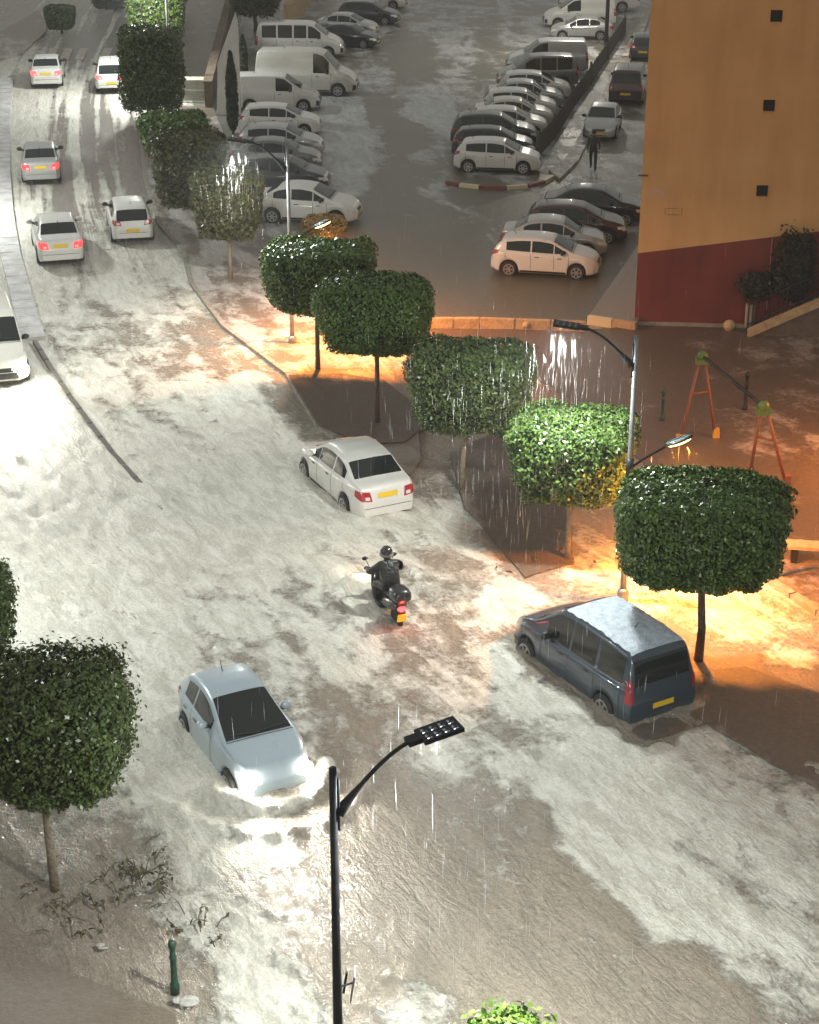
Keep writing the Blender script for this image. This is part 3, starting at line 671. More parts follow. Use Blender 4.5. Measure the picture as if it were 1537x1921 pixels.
for i in range(25):
    x = -1.93+i*(2.2/24)
    for j in range(13):
        yy = (j/6-1)*(X['wt'](x)-.03-.05*random.random()); h = bv.ray_cast(Vector((x, yy, 5)), Vector((0, 0, -1)))[0]
        vs.append(h+Vector((0, 0, .012+.016*random.random()*(1 if 0 < j < 12 and 0 < i < 24 else .2))))
for i in range(24):
    for j in range(12): fs.append((i*13+j, (i+1)*13+j, (i+1)*13+j+1, i*13+j+1))
link('roof_ice', mesh('roof_ice', vs, fs, M['wet_ice'], True), van)
p, y = place('sedan', (640, 930), (574, 872), 'L', .3)
sed = car('sedan', 'parked_sedan', 'white sedan with red and clear tail lights and yellow plate, left of the scooter rider', 'car', p, y, 'white', sink=.22, mirrors='white')
GR = 'cars driving or standing along the upper road'
p, y = at_rear('hatch', (252, 462), (236, 405)); car('hatch', 'hatchback_car', 'white rounded hatchback with unlit tail lights at the right kerb of the upper road', 'car', p, y, 'white', GR, scale=.95)
p, y = at_rear('sedan', (118, 503), (99, 440)); car('sedan', 'sedan_car', 'white sedan with one glowing tail light, nearest of the cars driving up the road', 'car', p, y, 'white', GR, tails='tail_on', mirrors='white')
p, y = at_rear('sedan', (79, 350), (79, 290)); car('sedan', 'sedan_car', 'silver sedan with red lights and lit yellow plate between two white sedans', 'car', p, y, 'silver', GR, tails='tail_on', scale=.97)
p, y = at_rear('sedan', (88, 168), (98, 120)); car('sedan', 'sedan_car', 'white sedan braking just before the zebra crossing at the far bend', 'car', p, y, 'white', GR, tails='brake_on')
p, y = at_rear('suv', (211, 178), (216, 130)); car('suv', 'hatchback_car', 'white tall hatchback with bright brake lights beside the dark clipped tree', 'car', p, y, 'white', GR, tails='brake_on', scale=.97)
p, y = at_front('panel_van', (6, 735), (-24, 640)); wv = car('panel_van', 'white_van', 'white van with lit headlight coming downhill at the left edge', 'van', p, y, 'offwhite', heads=True, skip=('number_plate',), scale=.97)
X = car_type('panel_van')[5]
for sg in (1, -1):
    hz = X['ft'](X['L2']-.12)
    b = MB(); b.ball((X['L2']-.06, sg*.66, hz-.16), .22, 12, 0, (.7, .85, 1)); b.build('headlight_lens', M['head_on'], wv, True)
    spot(wv, (X['L2']+.08, sg*.62, hz-.06), (X['L2']+7, sg*.7, -.1), 380, (1, .94, .82), 80, 1.0)
CARS_BOW.append(('bow', G(722,1132).x, G(722,1132).y, math.cos(2.05), math.sin(2.05), 1.9))
for q, k in ((van, 4.3), (sed, 4.2)): CARS_BOW.append(('edge', q.location.x, q.location.y, math.cos(q.rotation_euler.z), math.sin(q.rotation_euler.z), k))
build_water()

# --- parked cars, left column (noses to the right)
GL = 'cars parked in the left column of the parking lot'
def row(kind, name, front, label, cat, col, group, yaw=0.0, scale=.95, **k):
    rj = random.Random(int(front[0]*7+front[1])); yaw += R(rj.uniform(-2.5, 2.5)); s = car_spec(kind); f = G(*front)+Vector((rj.uniform(-.12, .12), 0, 0)); d = Vector((math.cos(yaw), math.sin(yaw), 0)); n = Vector((-d.y, d.x, 0))
    c = f-d*s['L']/2*scale+n*s['W']/2*scale*(1 if d.x > 0 else -1)
    return car(kind, name, label, cat, (c.x, c.y), yaw, col, group, scale, **k)
row('hatch', 'parked_car', (758, 20), 'pale parked car at the far top end of the left parked column', 'car', 'offwhite', GL, R(-12))
row('hatch', 'parked_car', (742, 50), 'dark parked car behind the small silver sedan at the top of the lot', 'car', 'dark', GL, R(-14))
row('sedan', 'parked_car', (703, 72), 'silver parked sedan standing right behind the white minibus', 'car', 'silver', GL, R(-14), .9)
row('sedan', 'parked_car', (700, 94), 'dark parked sedan with a bright headlight glint next to the minibus', 'car', 'dark', GL, R(-14), .9)
row('minibus', 'minibus', (645, 112), 'white minibus with a row of dark side windows parked in the lot', 'van', 'white', GL, R(-3), 1.0)
row('big_van', 'delivery_van', (672, 184), 'large off-white windowless delivery van parked below the minibus', 'van', 'offwhite', GL, R(-4), .98)
row('panel_van', 'delivery_van', (603, 212), 'small white panel van between the big van and the white hatchback', 'van', 'white', GL, R(-3), .95)
row('hatch', 'parked_car', (603, 258), 'white parked hatchback seen side on below the small panel van', 'car', 'white', GL, R(-2), .95)
row('hatch', 'parked_car', (600, 300), 'silver parked car behind the pole of the street lamp', 'car', 'silver', GL, R(-4), .95)
row('sedan', 'parked_car', (608, 328), 'dark grey parked sedan with a glinting bonnet behind the lamp pole', 'car', 'grey', GL, R(-4), .95)
row('hatch', 'parked_car', (612, 366), 'dark car with white roof rail, second from the near end of the left column', 'car', 'dark', GL, R(-5), .95)
row('sedan', 'parked_car', (664, 428), 'white car with dark windows at the near end of the left column', 'car', 'white', GL, R(-9), 1.0)
# --- right row
GRR = 'cars parked in the right row along the fence'
p, y = place('hatch', (883, 313), (977, 316), 'R', .28, .92)
car('hatch', 'parked_car', 'white hatchback at the near end of the right row beside the painted kerb', 'car', p, y, 'white', GRR, .93)
rows = [('hatch', 1012, 303, 'dark', 'dark hatchback next to the white end car of the right row'),
        ('suv', 1018, 282, 'green', 'dark green estate car, third from the near end of the right row'),
        ('hatch', 1050, 262, 'white', 'white car with rear half hidden by the green estate'),
        ('sedan', 1062, 243, 'offwhite', 'off-white sedan, fifth from the near end of the right row'),
        ('hatch', 1070, 225, 'white', 'bright white two-window hatchback in the middle of the right row'),
        ('sedan', 1082, 207, 'silver', 'silver sedan with windshield glare in the middle of the right row'),
        ('hatch', 1096, 190, 'white', 'white hatchback just below the grey people carrier')]
for k, x, yy, c, lb in rows: row(k, 'parked_car', (x-(22 if x > 1030 else 8), yy), lb, 'car', c, GRR, R(-3), .92)
row('mpv', 'parked_van', (938, 170), 'grey people carrier facing the lane, below the pale panel van', 'van', 'grey', GRR, R(180), .95)
row('panel_van', 'parked_van', (950, 142), 'pale grey panel van facing the lane in the right row', 'van', 'silver', GRR, R(180), .98)
row('sedan', 'parked_car', (1030, 76), 'grey low car between two vans at the far end of the right row', 'car', 'silver', GRR, R(180), .9)
row('panel_van', 'parked_van', (1024, 55), 'white van behind the dark lamp post at the far end', 'van', 'white', GRR, R(180), .98)
row('big_van', 'parked_van', (1050, 24), 'white long van at the top edge beside the building', 'van', 'white', GRR, R(180), .98)
# --- lane beside the building
GB = 'dark cars parked beside the building'
p, y = place('hatch', (956, 505), (1080, 512), 'R', .28, .92)
car('hatch', 'parked_car', 'white hatchback with alloy wheels nearest to the orange-lit pavement', 'car', p, y, 'white', GB, .94)
row('sedan', 'parked_car', (1142, 490), 'silver-roofed car right behind the white hatchback with alloy wheels', 'car', 'silver', GB, R(-6), .93)
row('hatch', 'parked_car', (1178, 462), 'dark red car between the silver-roofed car and the black car', 'car', 'maroon', GB, R(-7), .95)
row('sedan', 'parked_car', (1214, 428), 'black car closest to the walking person, partly behind the building', 'car', 'black', GB, R(-7), .95)
p, y = at_front('sedan', (1122, 268), (1150, 205)); car('sedan', 'parked_car', 'silver car standing nose towards us behind the walking person', 'car', p, y, 'silver', 'cars in the lane between fence and building', .92)
p, y = at_rear('mpv', (1172, 200), (1196, 150)); car('mpv', 'parked_van', 'dark maroon van squeezed beside the upper building corner', 'van', p, y, 'maroon', 'cars in the lane between fence and building', .98)
p, y = at_rear('hatch', (1205, 118), (1222, 80)); car('hatch', 'parked_car', 'dark car half hidden by the building above the maroon van', 'car', p, y, 'dark', 'cars in the lane between fence and building', .95)

# ------------------------------------------------------------------ structures: lots, pavements, kerbs
sheet('parking_lot', [(500,-80),(1300,-80),(1245,250),(1225,430),(1195,470),(1105,600),(990,609),(800,609),(640,560),(560,470),(500,440),(440,300),(430,120)], .04, PARK_LOT)
sheet('pavement', [(262,188),(275,182),(300,196),(400,200),(440,300),(500,440),(560,470),(640,560),(720,611),(800,612),(800,640),(780,760),(790,860),(770,890),(740,880),(600,800),(540,700),(420,610),(360,530),(345,470),(300,420),(272,330),(262,230)], .10, PAVE)
sheet('play_ground_surface', [(800,616),(1105,619),(1195,610),(1400,616),(1537,570),(1700,560),(1700,1260),(1537,1150),(1440,1088),(1420,1060),(1200,860),(1000,700),(800,660)], .06, PLAY)
sheet('bed_and_shade', [(541,703),(640,700),(720,712),(775,755),(800,795),(760,828),(690,832),(640,815),(598,798)], .14, SOIL_AND_SHADE)
sheet('bed_and_shade', [(845,850),(940,805),(1000,850),(1060,950),(1078,1052),(985,1082),(930,1015),(872,950)], .06, SOIL_AND_SHADE)
sheet('bed_and_shade', [(1292,1262),(1400,1250),(1537,1300),(1690,1350),(1690,1570),(1560,1500),(1500,1458),(1445,1430),(1400,1400),(1350,1372),(1325,1358),(1270,1374),(1212,1390),(1185,1372),(1200,1345)], .03, SOIL_AND_SHADE)  # dark sheet puts the tree's and van's shade into the ground colour
sheet('path', [(1030,318),(1062,296),(1110,215),(1185,68),(1215,20),(1240,-60),(1216,40),(1180,120),(1115,240),(1085,300),(1050,335)], .16, PAVE)
sheet('corner_pavement', [(1105,592),(1196,607),(1240,430),(1215,425),(1190,470)], .24, PAVE)
sheet('island_pavement', [(0,60),(70,20),(90,40),(85,60),(40,100),(0,110)], .12, PAVE)
sheet('near_pavement', [(-300,1640),(-20,1700),(60,1760),(70,1800),(200,1850),(330,1900),(330,2200),(-400,2200)], .13, PAVE)
kerb('median_kerb', [(66,645),(100,700),(130,745),(170,798),(210,850),(330,980)], .14, .13, 0, M['dark_kerb'], fall=.0082)
kerb('median_strip', [(12,150),(4,240),(4,330),(8,400),(20,480),(36,540),(52,600),(64,640)], .75, .13, 0, M['snow_kerb'])
kerb('pavement_kerb', [(262,188),(262,230),(272,330),(300,420),(345,470),(360,530),(420,610),(540,700),(600,800),(700,862)], .16, .02, .10, M['kerbstone'])
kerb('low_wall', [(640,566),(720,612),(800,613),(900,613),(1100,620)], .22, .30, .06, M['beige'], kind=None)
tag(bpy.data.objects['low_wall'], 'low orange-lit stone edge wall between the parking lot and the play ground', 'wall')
kerb('painted_kerb', [(838,345),(862,350),(900,354),(950,355),(990,352),(1020,344),(1036,334)], .22, .14, .04, M['red_kerb'], second=M['yellow_kerb'], blk=1.05)
kerb('corner_kerb', [(1103,594),(1150,601),(1194,608)], .18, .05, .24, M['yellow_kerb'], second=M['beige'], blk=.9)
kerb('park_edging', [(1418,1058),(1440,1089),(1537,1151),(1640,1215)], .2, .10, .06, M['kerbstone'])
# zebra crossing bars
b = MB()
for i, x0 in enumerate((84, 112, 140, 186, 214)):
    q = [G(x0, 112, .02), G(x0+16, 112, .02), G(x0+26, 90, .02), G(x0+10, 90, .02)]; b.add(q, [(0, 1, 2, 3)])
tag(b.build('crossing_stripes', mat('faded_white_paint', (.5, .46, .4), .6, noise=(2, (.25, .22, .19), .4, .7))), kind='structure')
b = MB()
for i in range(5):
    pz = [G(35+i*10, 590-i*18+60, .0)]
# stone ball by the low wall and by the ramp
def stone(px, py, r, lb):
    g = G(px, py); b = MB(); b.ball((0, 0, r*.8), r, 10, 0, (1, 1, .9)); b.lathe([(r*.7, 0), (r*.7, r*.3), (r*.5, r*.4)], 12)
    o = b.build('stone_bollard', M['beige'], None, True, (g.x, g.y, .05)); tag(o, lb, 'bollard', 'round stones at the parking edge'); return o
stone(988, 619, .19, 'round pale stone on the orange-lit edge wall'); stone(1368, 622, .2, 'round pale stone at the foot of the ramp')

# ------------------------------------------------------------------ building
A = G(1190, 608); B = G(1395, 613); d = (B-A); d.normalize(); nrm = Vector((d.y, -d.x, 0)); LB = 14.0; HB = 24.0
ang = math.atan2(d.y, d.x)
bd = empty('apartment_building', A, ang, 'ochre apartment building side wall with dark red base', 'building')
def wall_mat(name, c, c2, streak):
    m = bpy.data.materials.new(name); m.use_nodes = True; n = m.node_tree; b = n.nodes['Principled BSDF']; L = n.links
    tc = n.nodes.new('ShaderNodeTexCoord'); mp = n.nodes.new('ShaderNodeMapping'); mp.inputs['Scale'].default_value = (1.6, 1.6, .22); L.new(tc.outputs['Object'], mp.inputs[0])
    t = n.nodes.new('ShaderNodeTexNoise'); t.inputs['Scale'].default_value = 1; t.inputs['Detail'].default_value = 8; t.inputs['Roughness'].default_value = .65; L.new(mp.outputs[0], t.inputs[0])
    t2 = n.nodes.new('ShaderNodeTexNoise'); t2.inputs['Scale'].default_value = .6; t2.inputs['Detail'].default_value = 7; L.new(tc.outputs['Object'], t2.inputs[0])
    ad = n.nodes.new('ShaderNodeMath'); ad.operation = 'ADD'; L.new(t.outputs[0], ad.inputs[0]); L.new(t2.outputs[0], ad.inputs[1])
    mr = n.nodes.new('ShaderNodeMapRange'); mr.inputs[1].default_value = .8; mr.inputs[2].default_value = 1.25; L.new(ad.outputs[0], mr.inputs[0])
    mx = n.nodes.new('ShaderNodeMixRGB'); mx.inputs[1].default_value = (*c, 1); mx.inputs[2].default_value = (*c2, 1); L.new(mr.outputs[0], mx.inputs[0]); L.new(mx.outputs[0], b.inputs['Base Color'])
    b.inputs['Roughness'].default_value = .8
    t3 = n.nodes.new('ShaderNodeTexNoise'); t3.inputs['Scale'].default_value = 40; bp = n.nodes.new('ShaderNodeBump'); bp.inputs['Strength'].default_value = .3; bp.inputs['Distance'].default_value = .02
    L.new(tc.outputs['Object'], t3.inputs[0]); L.new(t3.outputs[0], bp.inputs['Height']); L.new(bp.outputs[0], b.inputs['Normal']); return m
OCH = wall_mat('ochre_render', (.68, .40, .165), (.57, .315, .12), 1); RED = wall_mat('red_render', (.21, .042, .028), (.14, .028, .02), 1)
def wall_local(px, py):
    """photo pixel -> (along, height) on the facade"""
    dx = (px-PW/2)/F; dy = (PH/2-py)/F; ray = Vector((dx, CT+dy*ST, -ST+dy*CT)); o = Vector((0, 0, H))
    t = (A-o).dot(nrm)/ray.dot(nrm); h = o+ray*t; return (h-A).dot(d), h.z
wins = [wall_local(1457, 30), wall_local(1443, 198), wall_local(1430, 358)]
WS = .21
# facade with real openings
us = sorted({0, LB}|{round(u+sx*WS, 4) for u, z in wins for sx in (-1, 1)}); zz = sorted({0, HB}|{round(z+sx*WS, 4) for u, z in wins for sx in (-1, 1)})
b = MB()
for i in range(len(us)-1):
    for j in range(len(zz)-1):
        cu, cz = (us[i]+us[i+1])/2, (zz[j]+zz[j+1])/2
        if any(abs(cu-u) < WS and abs(cz-z) < WS for u, z in wins): continue
        b.add([(us[i],0,zz[j]),(us[i+1],0,zz[j]),(us[i+1],0,zz[j+1]),(us[i],0,zz[j+1])], [(0,1,2,3)])
b.add([(0,0,0),(2.4,14,0),(2.4,14,HB),(0,0,HB),(LB,0,0),(LB,14,0),(LB,14,HB),(LB,0,HB)], [(0,3,2,1)[::-1],(4,5,6,7)[::-1],(1,2,6,5),(3,2,6,7)])
b.build('wall', OCH, bd)
z1 = wall_local(1197, 475)[1]; u2, z2 = wall_local(1537, 434); sl = (z2-z1)/u2
b = MB(); zt = z1+sl*LB
b.add([(0,-.012,0),(LB,-.012,0),(LB,-.012,zt),(0,-.012,z1),(0,0,0),(LB,0,0),(LB,0,zt),(0,0,z1)], [(0,1,2,3),(0,3,7,4),(3,2,6,7)])
b.build('red_plinth', RED, bd)
u3, z3 = wall_local(1205, 333)
for u, z in wins:
    fr = MB()
    for sx in (-1, 1): fr.box((u+sx*(WS-.015), .05, z), (.03, .16, WS*2)); fr.box((u, .05, z+sx*(WS-.015)), (WS*2-.06, .16, .03))
    wf = fr.build('window', OCH, bd); wf.name = 'window'
    g = MB(); g.box((u, .12, z), (WS*2, .02, WS*2)); g.build('pane', M['dark_hole'], wf)
    g = MB()
    for k in (-.33, 0, .33): g.box((u+k*WS*1.6, .0, z), (.012, .012, WS*2-.04))
    g.build('grille_bars', M['iron'], wf)
b = MB(); b.box((0, 0, 0), (.55, .006, .26)); u, z = wall_local(1236, 360); b.build('paint_patch', mat('pale_patch', (.6, .36, .24), .8, noise=(6, (.56, .36, .17), .45, .6)), bd, loc=(u, -.004, z))
u, z = wall_local(1263, 397); b = MB()
for q in ((-.25, 0, .02, .22), (.27, 0, .025, .26), (0, -.1, .4, .025), (-.02, .1, .36, .02)): b.box((q[0], 0, q[1]), (q[2], .006, q[3]))
b.build('wall_stain', mat('rust_stain', (.3, .15, .06), .8), bd, loc=(u, -.004, z))
b = MB(); u, z = wall_local(1206, 329); b.box((u+.02, -.01, z), (.3, .03, .05)); b.build('wall_notch', mat('notch', (.15, .07, .03), .8), bd)
b = MB(); b.box((1.8, -.05, .05), (3.8, .10, .10)); b.build('base_kerb', M['kerbstone'], bd)
u, z = wall_local(1447, 470); b = MB(); b.tube([(u, -.03, 0.6), (u, -.03, z+.4)], .016, 6); b.build('drain_pipe', mat('pink_pipe', (.4, .22, .2), .5), bd)
# ramp wall, railing, box, shrub
ur0, _ = wall_local(1397, 600); ur1, zr1 = wall_local(1537, 552); ro = 1.05; rs = zr1/(ur1-ur0); RL = 7.5
b = MB()
def fl(u, o, z): return A+d*u+nrm*o+Vector((0, 0, z))
def wedge(b, o0, o1, z0, z1, m):
    b.add([fl(ur0, o0, -.1), fl(ur0+RL, o0, -.1), fl(ur0+RL, o0, z1), fl(ur0, o0, z0), fl(ur0, o1, -.1), fl(ur0+RL, o1, -.1), fl(ur0+RL, o1, z1), fl(ur0, o1, z0)],
          [(0,1,2,3), (7,6,5,4), (3,2,6,7), (1,5,6,2), (0,3,7,4)], m)
wedge(b, ro, .02, .06, .06+rs*RL, 1); ct = .30
b.add([fl(ur0, ro+.12, .30-ct), fl(ur0+RL, ro+.12, .30-ct+rs*RL), fl(ur0+RL, ro+.12, .30+rs*RL), fl(ur0, ro+.12, .30), fl(ur0, ro+.003, .30-ct), fl(ur0+RL, ro+.003, .30-ct+rs*RL), fl(ur0+RL, ro+.003, .30+rs*RL), fl(ur0, ro+.003, .30)],
      [(0,1,2,3), (7,6,5,4), (3,2,6,7), (1,0,4,5), (1,5,6,2), (0,3,7,4)], 0)
o = b.build('ramp', [M['beige'], M['brown_wall']]); tag(o, 'low beige ramp wall rising along the dark red wall below the railing', 'ramp')
b = MB()
for h_ in (.30, .95): b.tube([fl(ur0, ro-.06, .1+h_), fl(ur0+RL, ro-.06, .1+h_+rs*RL)], .025, 6)
n_ = int(RL/.13)
for k in range(n_): b.tube([fl(ur0+k*.13, ro-.06, .1+rs*k*.13), fl(ur0+k*.13, ro-.06, 1.05+rs*k*.13)], .03 if k % 9 == 0 else .013, 5)
tag(b.build('railing', M['rail']), 'dark metal railing with thin bars above the beige ramp wall', 'railing')
b = MB(); g = G(1396, 611); b.box((0, 0, .42), (.18, .2, .84)); o = b.build('gate_post', M['tan_board'], None, False, (g.x+.05, g.y-.35, 0)); tag(o, 'short pale post at the lower end of the railing', 'post')
u, z = wall_local(1413, 533); w_ = A+d*u+nrm*.1; b = MB(); b.box((0, 0, 0), (.44, .16, .40)); b.box((0, -.085, 0), (.38, .01, .34)); o = b.build('meter_box', M['tan_board'], None, False, (w_.x, w_.y, z)); o.rotation_euler = (0, 0, ang); tag(o, 'small pale utility box on the dark red wall', 'box')

# ------------------------------------------------------------------ trees
def leaves(pts, nrm, size, rng, mi=0):
    """diamond leaves, one per point, roughly facing nrm"""
    n = len(pts); r = rng.normal(size=(n, 3)); nn = nrm+.75*r; nn /= np.linalg.norm(nn, axis=1, keepdims=True)
    a = np.cross(nn, rng.normal(size=(n, 3))); a /= np.linalg.norm(a, axis=1, keepdims=True); b = np.cross(nn, a)
    s = size*(.7+.6*rng.random((n, 1)))
    v = np.stack([pts-a*s*.5, pts+b*s*.28+nn*s*.06, pts+a*s*.5, pts-b*s*.28+nn*s*.06], 1).reshape(-1, 3)
    return v, np.arange(4*n).reshape(n, 4)
def crown(name, wx, wy, h, z0, n, parent, m, size=.11, seed=1, power=5.5, rough=.085, taper=.15, spiky=0, top_round=0.0):
    rng = np.random.default_rng(seed)
    def surf(q):
        nn = np.abs(q)**power; r = nn.sum(1)**(-1/power); return q*r[:, None]
    q = rng.normal(size=(n, 3)); q[:, 0] *= wx; q[:, 1] *= wy; q[:, 2] *= h*.9
    q = q/np.array([wx, wy, h])*1.0; q /= np.linalg.norm(q, axis=1, keepdims=True)
    # even spread over the block: pick faces by area
    ar = np.array([wy*h, wx*h, wx*wy]); f = rng.choice(3, n, p=ar/ar.sum()); sg = rng.choice([-1, 1], n)
    q = rng.uniform(-1, 1, (n, 3)); q[np.arange(n), f] = sg; q = surf(q)
    az = fbm2((q[:, 0]*wx+q[:, 2]*h*.7), (q[:, 1]*wy+q[:, 2]*h*.9), .55, 3, seed)
    az2 = fbm2((q[:, 0]*wx-q[:, 2]*h*.8), (q[:, 1]*wy*1.2+q[:, 2]*h*.3), 1.4, 2, seed+9)
    r = 1+rough*(az-.5)*2.4+.10*(az2-.5)+rng.uniform(-.10, .035, n)
    if spiky: r += spiky*np.clip(rng.normal(size=n)-.9, 0, 1)*(q[:, 2] > -.5)
    p = q*r[:, None]*np.array([wx, wy, h])/2
    tz = (q[:, 2]+1)/2; k = 1-taper*(1-tz)**1.5*1.6-.04*tz; p[:, 0] *= k; p[:, 1] *= k; p[:, 2] -= top_round*(q[:, 0]**2+q[:, 1]**2)*(q[:, 2] > 0)
    p[:, 2] += z0+h/2
    v, f = leaves(p, q*np.array([1, 1, 1.1]), size, rng)
    # solid dark core, keeps light from leaking through the crown
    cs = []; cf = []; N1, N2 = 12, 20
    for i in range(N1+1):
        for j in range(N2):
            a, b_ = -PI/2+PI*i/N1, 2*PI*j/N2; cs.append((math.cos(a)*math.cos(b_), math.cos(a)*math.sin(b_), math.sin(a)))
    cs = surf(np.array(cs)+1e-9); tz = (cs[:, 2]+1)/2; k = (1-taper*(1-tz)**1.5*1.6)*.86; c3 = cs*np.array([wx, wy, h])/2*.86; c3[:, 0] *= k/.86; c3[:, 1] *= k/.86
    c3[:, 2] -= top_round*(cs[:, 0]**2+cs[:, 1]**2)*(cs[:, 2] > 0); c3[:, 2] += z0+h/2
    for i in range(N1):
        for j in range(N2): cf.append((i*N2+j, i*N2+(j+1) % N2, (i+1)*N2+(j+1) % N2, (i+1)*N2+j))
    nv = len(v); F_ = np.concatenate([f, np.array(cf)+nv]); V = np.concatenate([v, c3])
    me = bpy.data.meshes.new(name); me.vertices.add(len(V)); me.vertices.foreach_set('co', V.astype(np.float32).ravel())
    me.loops.add(F_.size); me.loops.foreach_set('vertex_index', F_.ravel().astype(np.int32))
    me.polygons.add(len(F_)); me.polygons.foreach_set('loop_start', np.arange(0, F_.size, 4, dtype=np.int32)); me.polygons.foreach_set('loop_total', np.full(len(F_), 4, np.int32))
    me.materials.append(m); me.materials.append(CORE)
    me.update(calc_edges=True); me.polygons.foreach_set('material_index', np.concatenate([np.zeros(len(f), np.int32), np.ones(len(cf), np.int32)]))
    return link(name, me, parent)
TG = 'clipped box-shaped street trees'
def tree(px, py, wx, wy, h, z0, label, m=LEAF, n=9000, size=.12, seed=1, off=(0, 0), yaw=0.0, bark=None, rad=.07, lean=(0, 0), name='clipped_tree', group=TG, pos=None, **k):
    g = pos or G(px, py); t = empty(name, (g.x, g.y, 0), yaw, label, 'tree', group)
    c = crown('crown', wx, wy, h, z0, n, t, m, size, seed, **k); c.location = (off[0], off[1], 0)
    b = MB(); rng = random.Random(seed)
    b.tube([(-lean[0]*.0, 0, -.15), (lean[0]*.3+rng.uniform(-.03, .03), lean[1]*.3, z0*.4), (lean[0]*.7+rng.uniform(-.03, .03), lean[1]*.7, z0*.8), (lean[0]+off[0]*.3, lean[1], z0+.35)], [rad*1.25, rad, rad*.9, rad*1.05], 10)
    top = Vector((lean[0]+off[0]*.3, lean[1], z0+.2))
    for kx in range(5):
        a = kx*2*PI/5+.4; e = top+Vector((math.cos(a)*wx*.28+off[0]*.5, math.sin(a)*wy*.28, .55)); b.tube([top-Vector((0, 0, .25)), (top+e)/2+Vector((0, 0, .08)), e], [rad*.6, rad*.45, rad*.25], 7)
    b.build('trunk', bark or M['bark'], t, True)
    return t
tree(597, 697, 3.5, 2.2, 2.0, 1.95, 'clipped tree with an orange-lit top edge behind the lamp-lit dark round-cornered tree', seed=11, n=18000, size=.10, off=(.1, 0), yaw=R(-3))
tree(708, 800, 3.4, 2.2, 2.1, 2.2, 'dark round-cornered clipped tree above the white parked sedan', seed=12, n=20000, size=.10, off=(-.05, 0), yaw=R(-8), power=3.6)
tree(866, 920, 3.25, 2.2, 2.1, 1.75, 'brownish clipped tree with green lower leaves left of the raining lamp', LEAFM, seed=13, n=19000, size=.10, off=(.2, .1), yaw=R(-8), bark=M['pale_bark'], lean=(.1, 0))
tree(1066, 1050, 3.0, 2.3, 2.1, 1.6, 'bright green clipped tree touching the lamp post on its left side', seed=14, n=20000, size=.10, yaw=R(-10), bark=M['pale_bark'], power=4.2)
tree(1310, 1240, 3.75, 2.7, 2.15, 1.9, 'largest clipped tree at the right, over the orange flood beside the blue van', seed=15, n=38000, size=.092, yaw=R(-8), power=4.0, rad=.085, off=(-.12, 0))
tree(104, 1668, 2.65, 2.3, 2.35, 1.95, 'rough-topped tree in the left foreground standing in slush', LEAFM, seed=16, n=26000, size=.085, off=(.22, 0), bark=M['pale_bark'], rad=.07, spiky=.14, rough=.12, power=3.6, lean=(-.05, 0))
tree(-62, 1385, 2.3, 2.0, 2.2, 1.5, 'dark tree cut by the left edge behind the foreground tree', LEAF, seed=17, n=15000, size=.095, spiky=.10, rough=.1, power=3.4)
tree(377, 452, 2.8, 2.0, 2.7, 1.4, 'dull olive clipped tree behind the trunk-lit one near the white hatchback', LEAFB, seed=18, n=8000, size=.14, off=(-.3, 0), bark=M['pale_bark'])
tree(433, 527, 2.5, 2.0, 2.3, 1.6, 'yellowish olive clipped tree with a pale orange-lit trunk', LEAFB, seed=19, n=8000, size=.14, bark=M['pale_bark'])
tree(333, 345, 3.1, 1.9, 1.7, 1.3, 'flat-topped green clipped tree below the far lamp post', LEAF, seed=20, n=8000, size=.14, rough=.13, power=4.0, rad=.09)
tree(290, 236, 3.0, 2.2, 3.7, .8, 'tall dark block-shaped clipped tree beside the braking white car', LEAFM, seed=21, n=9000, size=.16, rough=.13, power=6.0, taper=.06, rad=.1)
tree(300, 160, 3.1, 2.2, 3.0, 2.0, 'bright yellow-green tree top behind the far lamp', leafmat('yellow_green_leaves', (.05, .085, .015), (.13, .19, .04)), seed=22, n=7000, size=.16, rough=.13, power=4.0, rad=.1)
tree(116, 62, 1.9, 1.6, 1.3, .3, 'small green bush on the far corner of the bend', LEAFM, seed=23, n=3500, size=.17, name='bush', group='far bushes')
tree(215, 20, 3.2, 2.0, 1.6, .2, 'dark low bush at the top beyond the far lamp', CYP, seed=24, n=3500, size=.18, name='bush', group='far bushes')
tree(330, 30, 3.0, 2.4, 4.0, 1.0, 'dark tree cut by the top edge behind the bright tree top', CYP, seed=25, n=6000, size=.18, rough=.13, power=4.0, group='far trees')
tree(480, 60, 3.6, 2.6, 3.2, 1.0, 'leafy green tree above the pale pointed wall', LEAFB, seed=26, n=6000, size=.18, rough=.13, power=4.0, group='far trees', rad=.12)
tree(610, 455, 1.9, 1.3, .95, .1, 'low orange-lit bush under the lower lamp head', leafmat('dry_leaves', (.2, .12, .03), (.4, .26, .08)), seed=27, n=3500, size=.12, name='bush', group='small shrubs', power=2.5, rough=.1)  # the lamp's orange light is put into the leaf colour
tree(950, 2168, 1.7, 1.4, 2.0, .3, 'light green bush tips at the bottom edge', LEAFL, seed=28, n=6000, size=.13, name='bush', group='small shrubs', power=2.2, rough=.14, spiky=.2)
tree(0, 0, 1.5, .8, 2.3, 1.0, 'dark straggly shrub growing against the red wall', leafmat('dark_shrub_leaves', (.018, .016, .01), (.045, .04, .02), .6), seed=29, n=2600, size=.15, name='shrub', group='small shrubs', power=2.0, rough=.22, spiky=.35, pos=fl(wall_local(1487, 500)[0], .55, 0))
tree(0, 0, 1.5, .5, 1.0, 1.0, 'low dark creeper on the red wall above the utility box', leafmat('creeper_leaves', (.03, .018, .012), (.06, .035, .02), .6), seed=30, n=900, size=.13, name='shrub', group='small shrubs', power=2.0, rough=.3, spiky=.3, pos=fl(wall_local(1420, 500)[0], .4, 0))
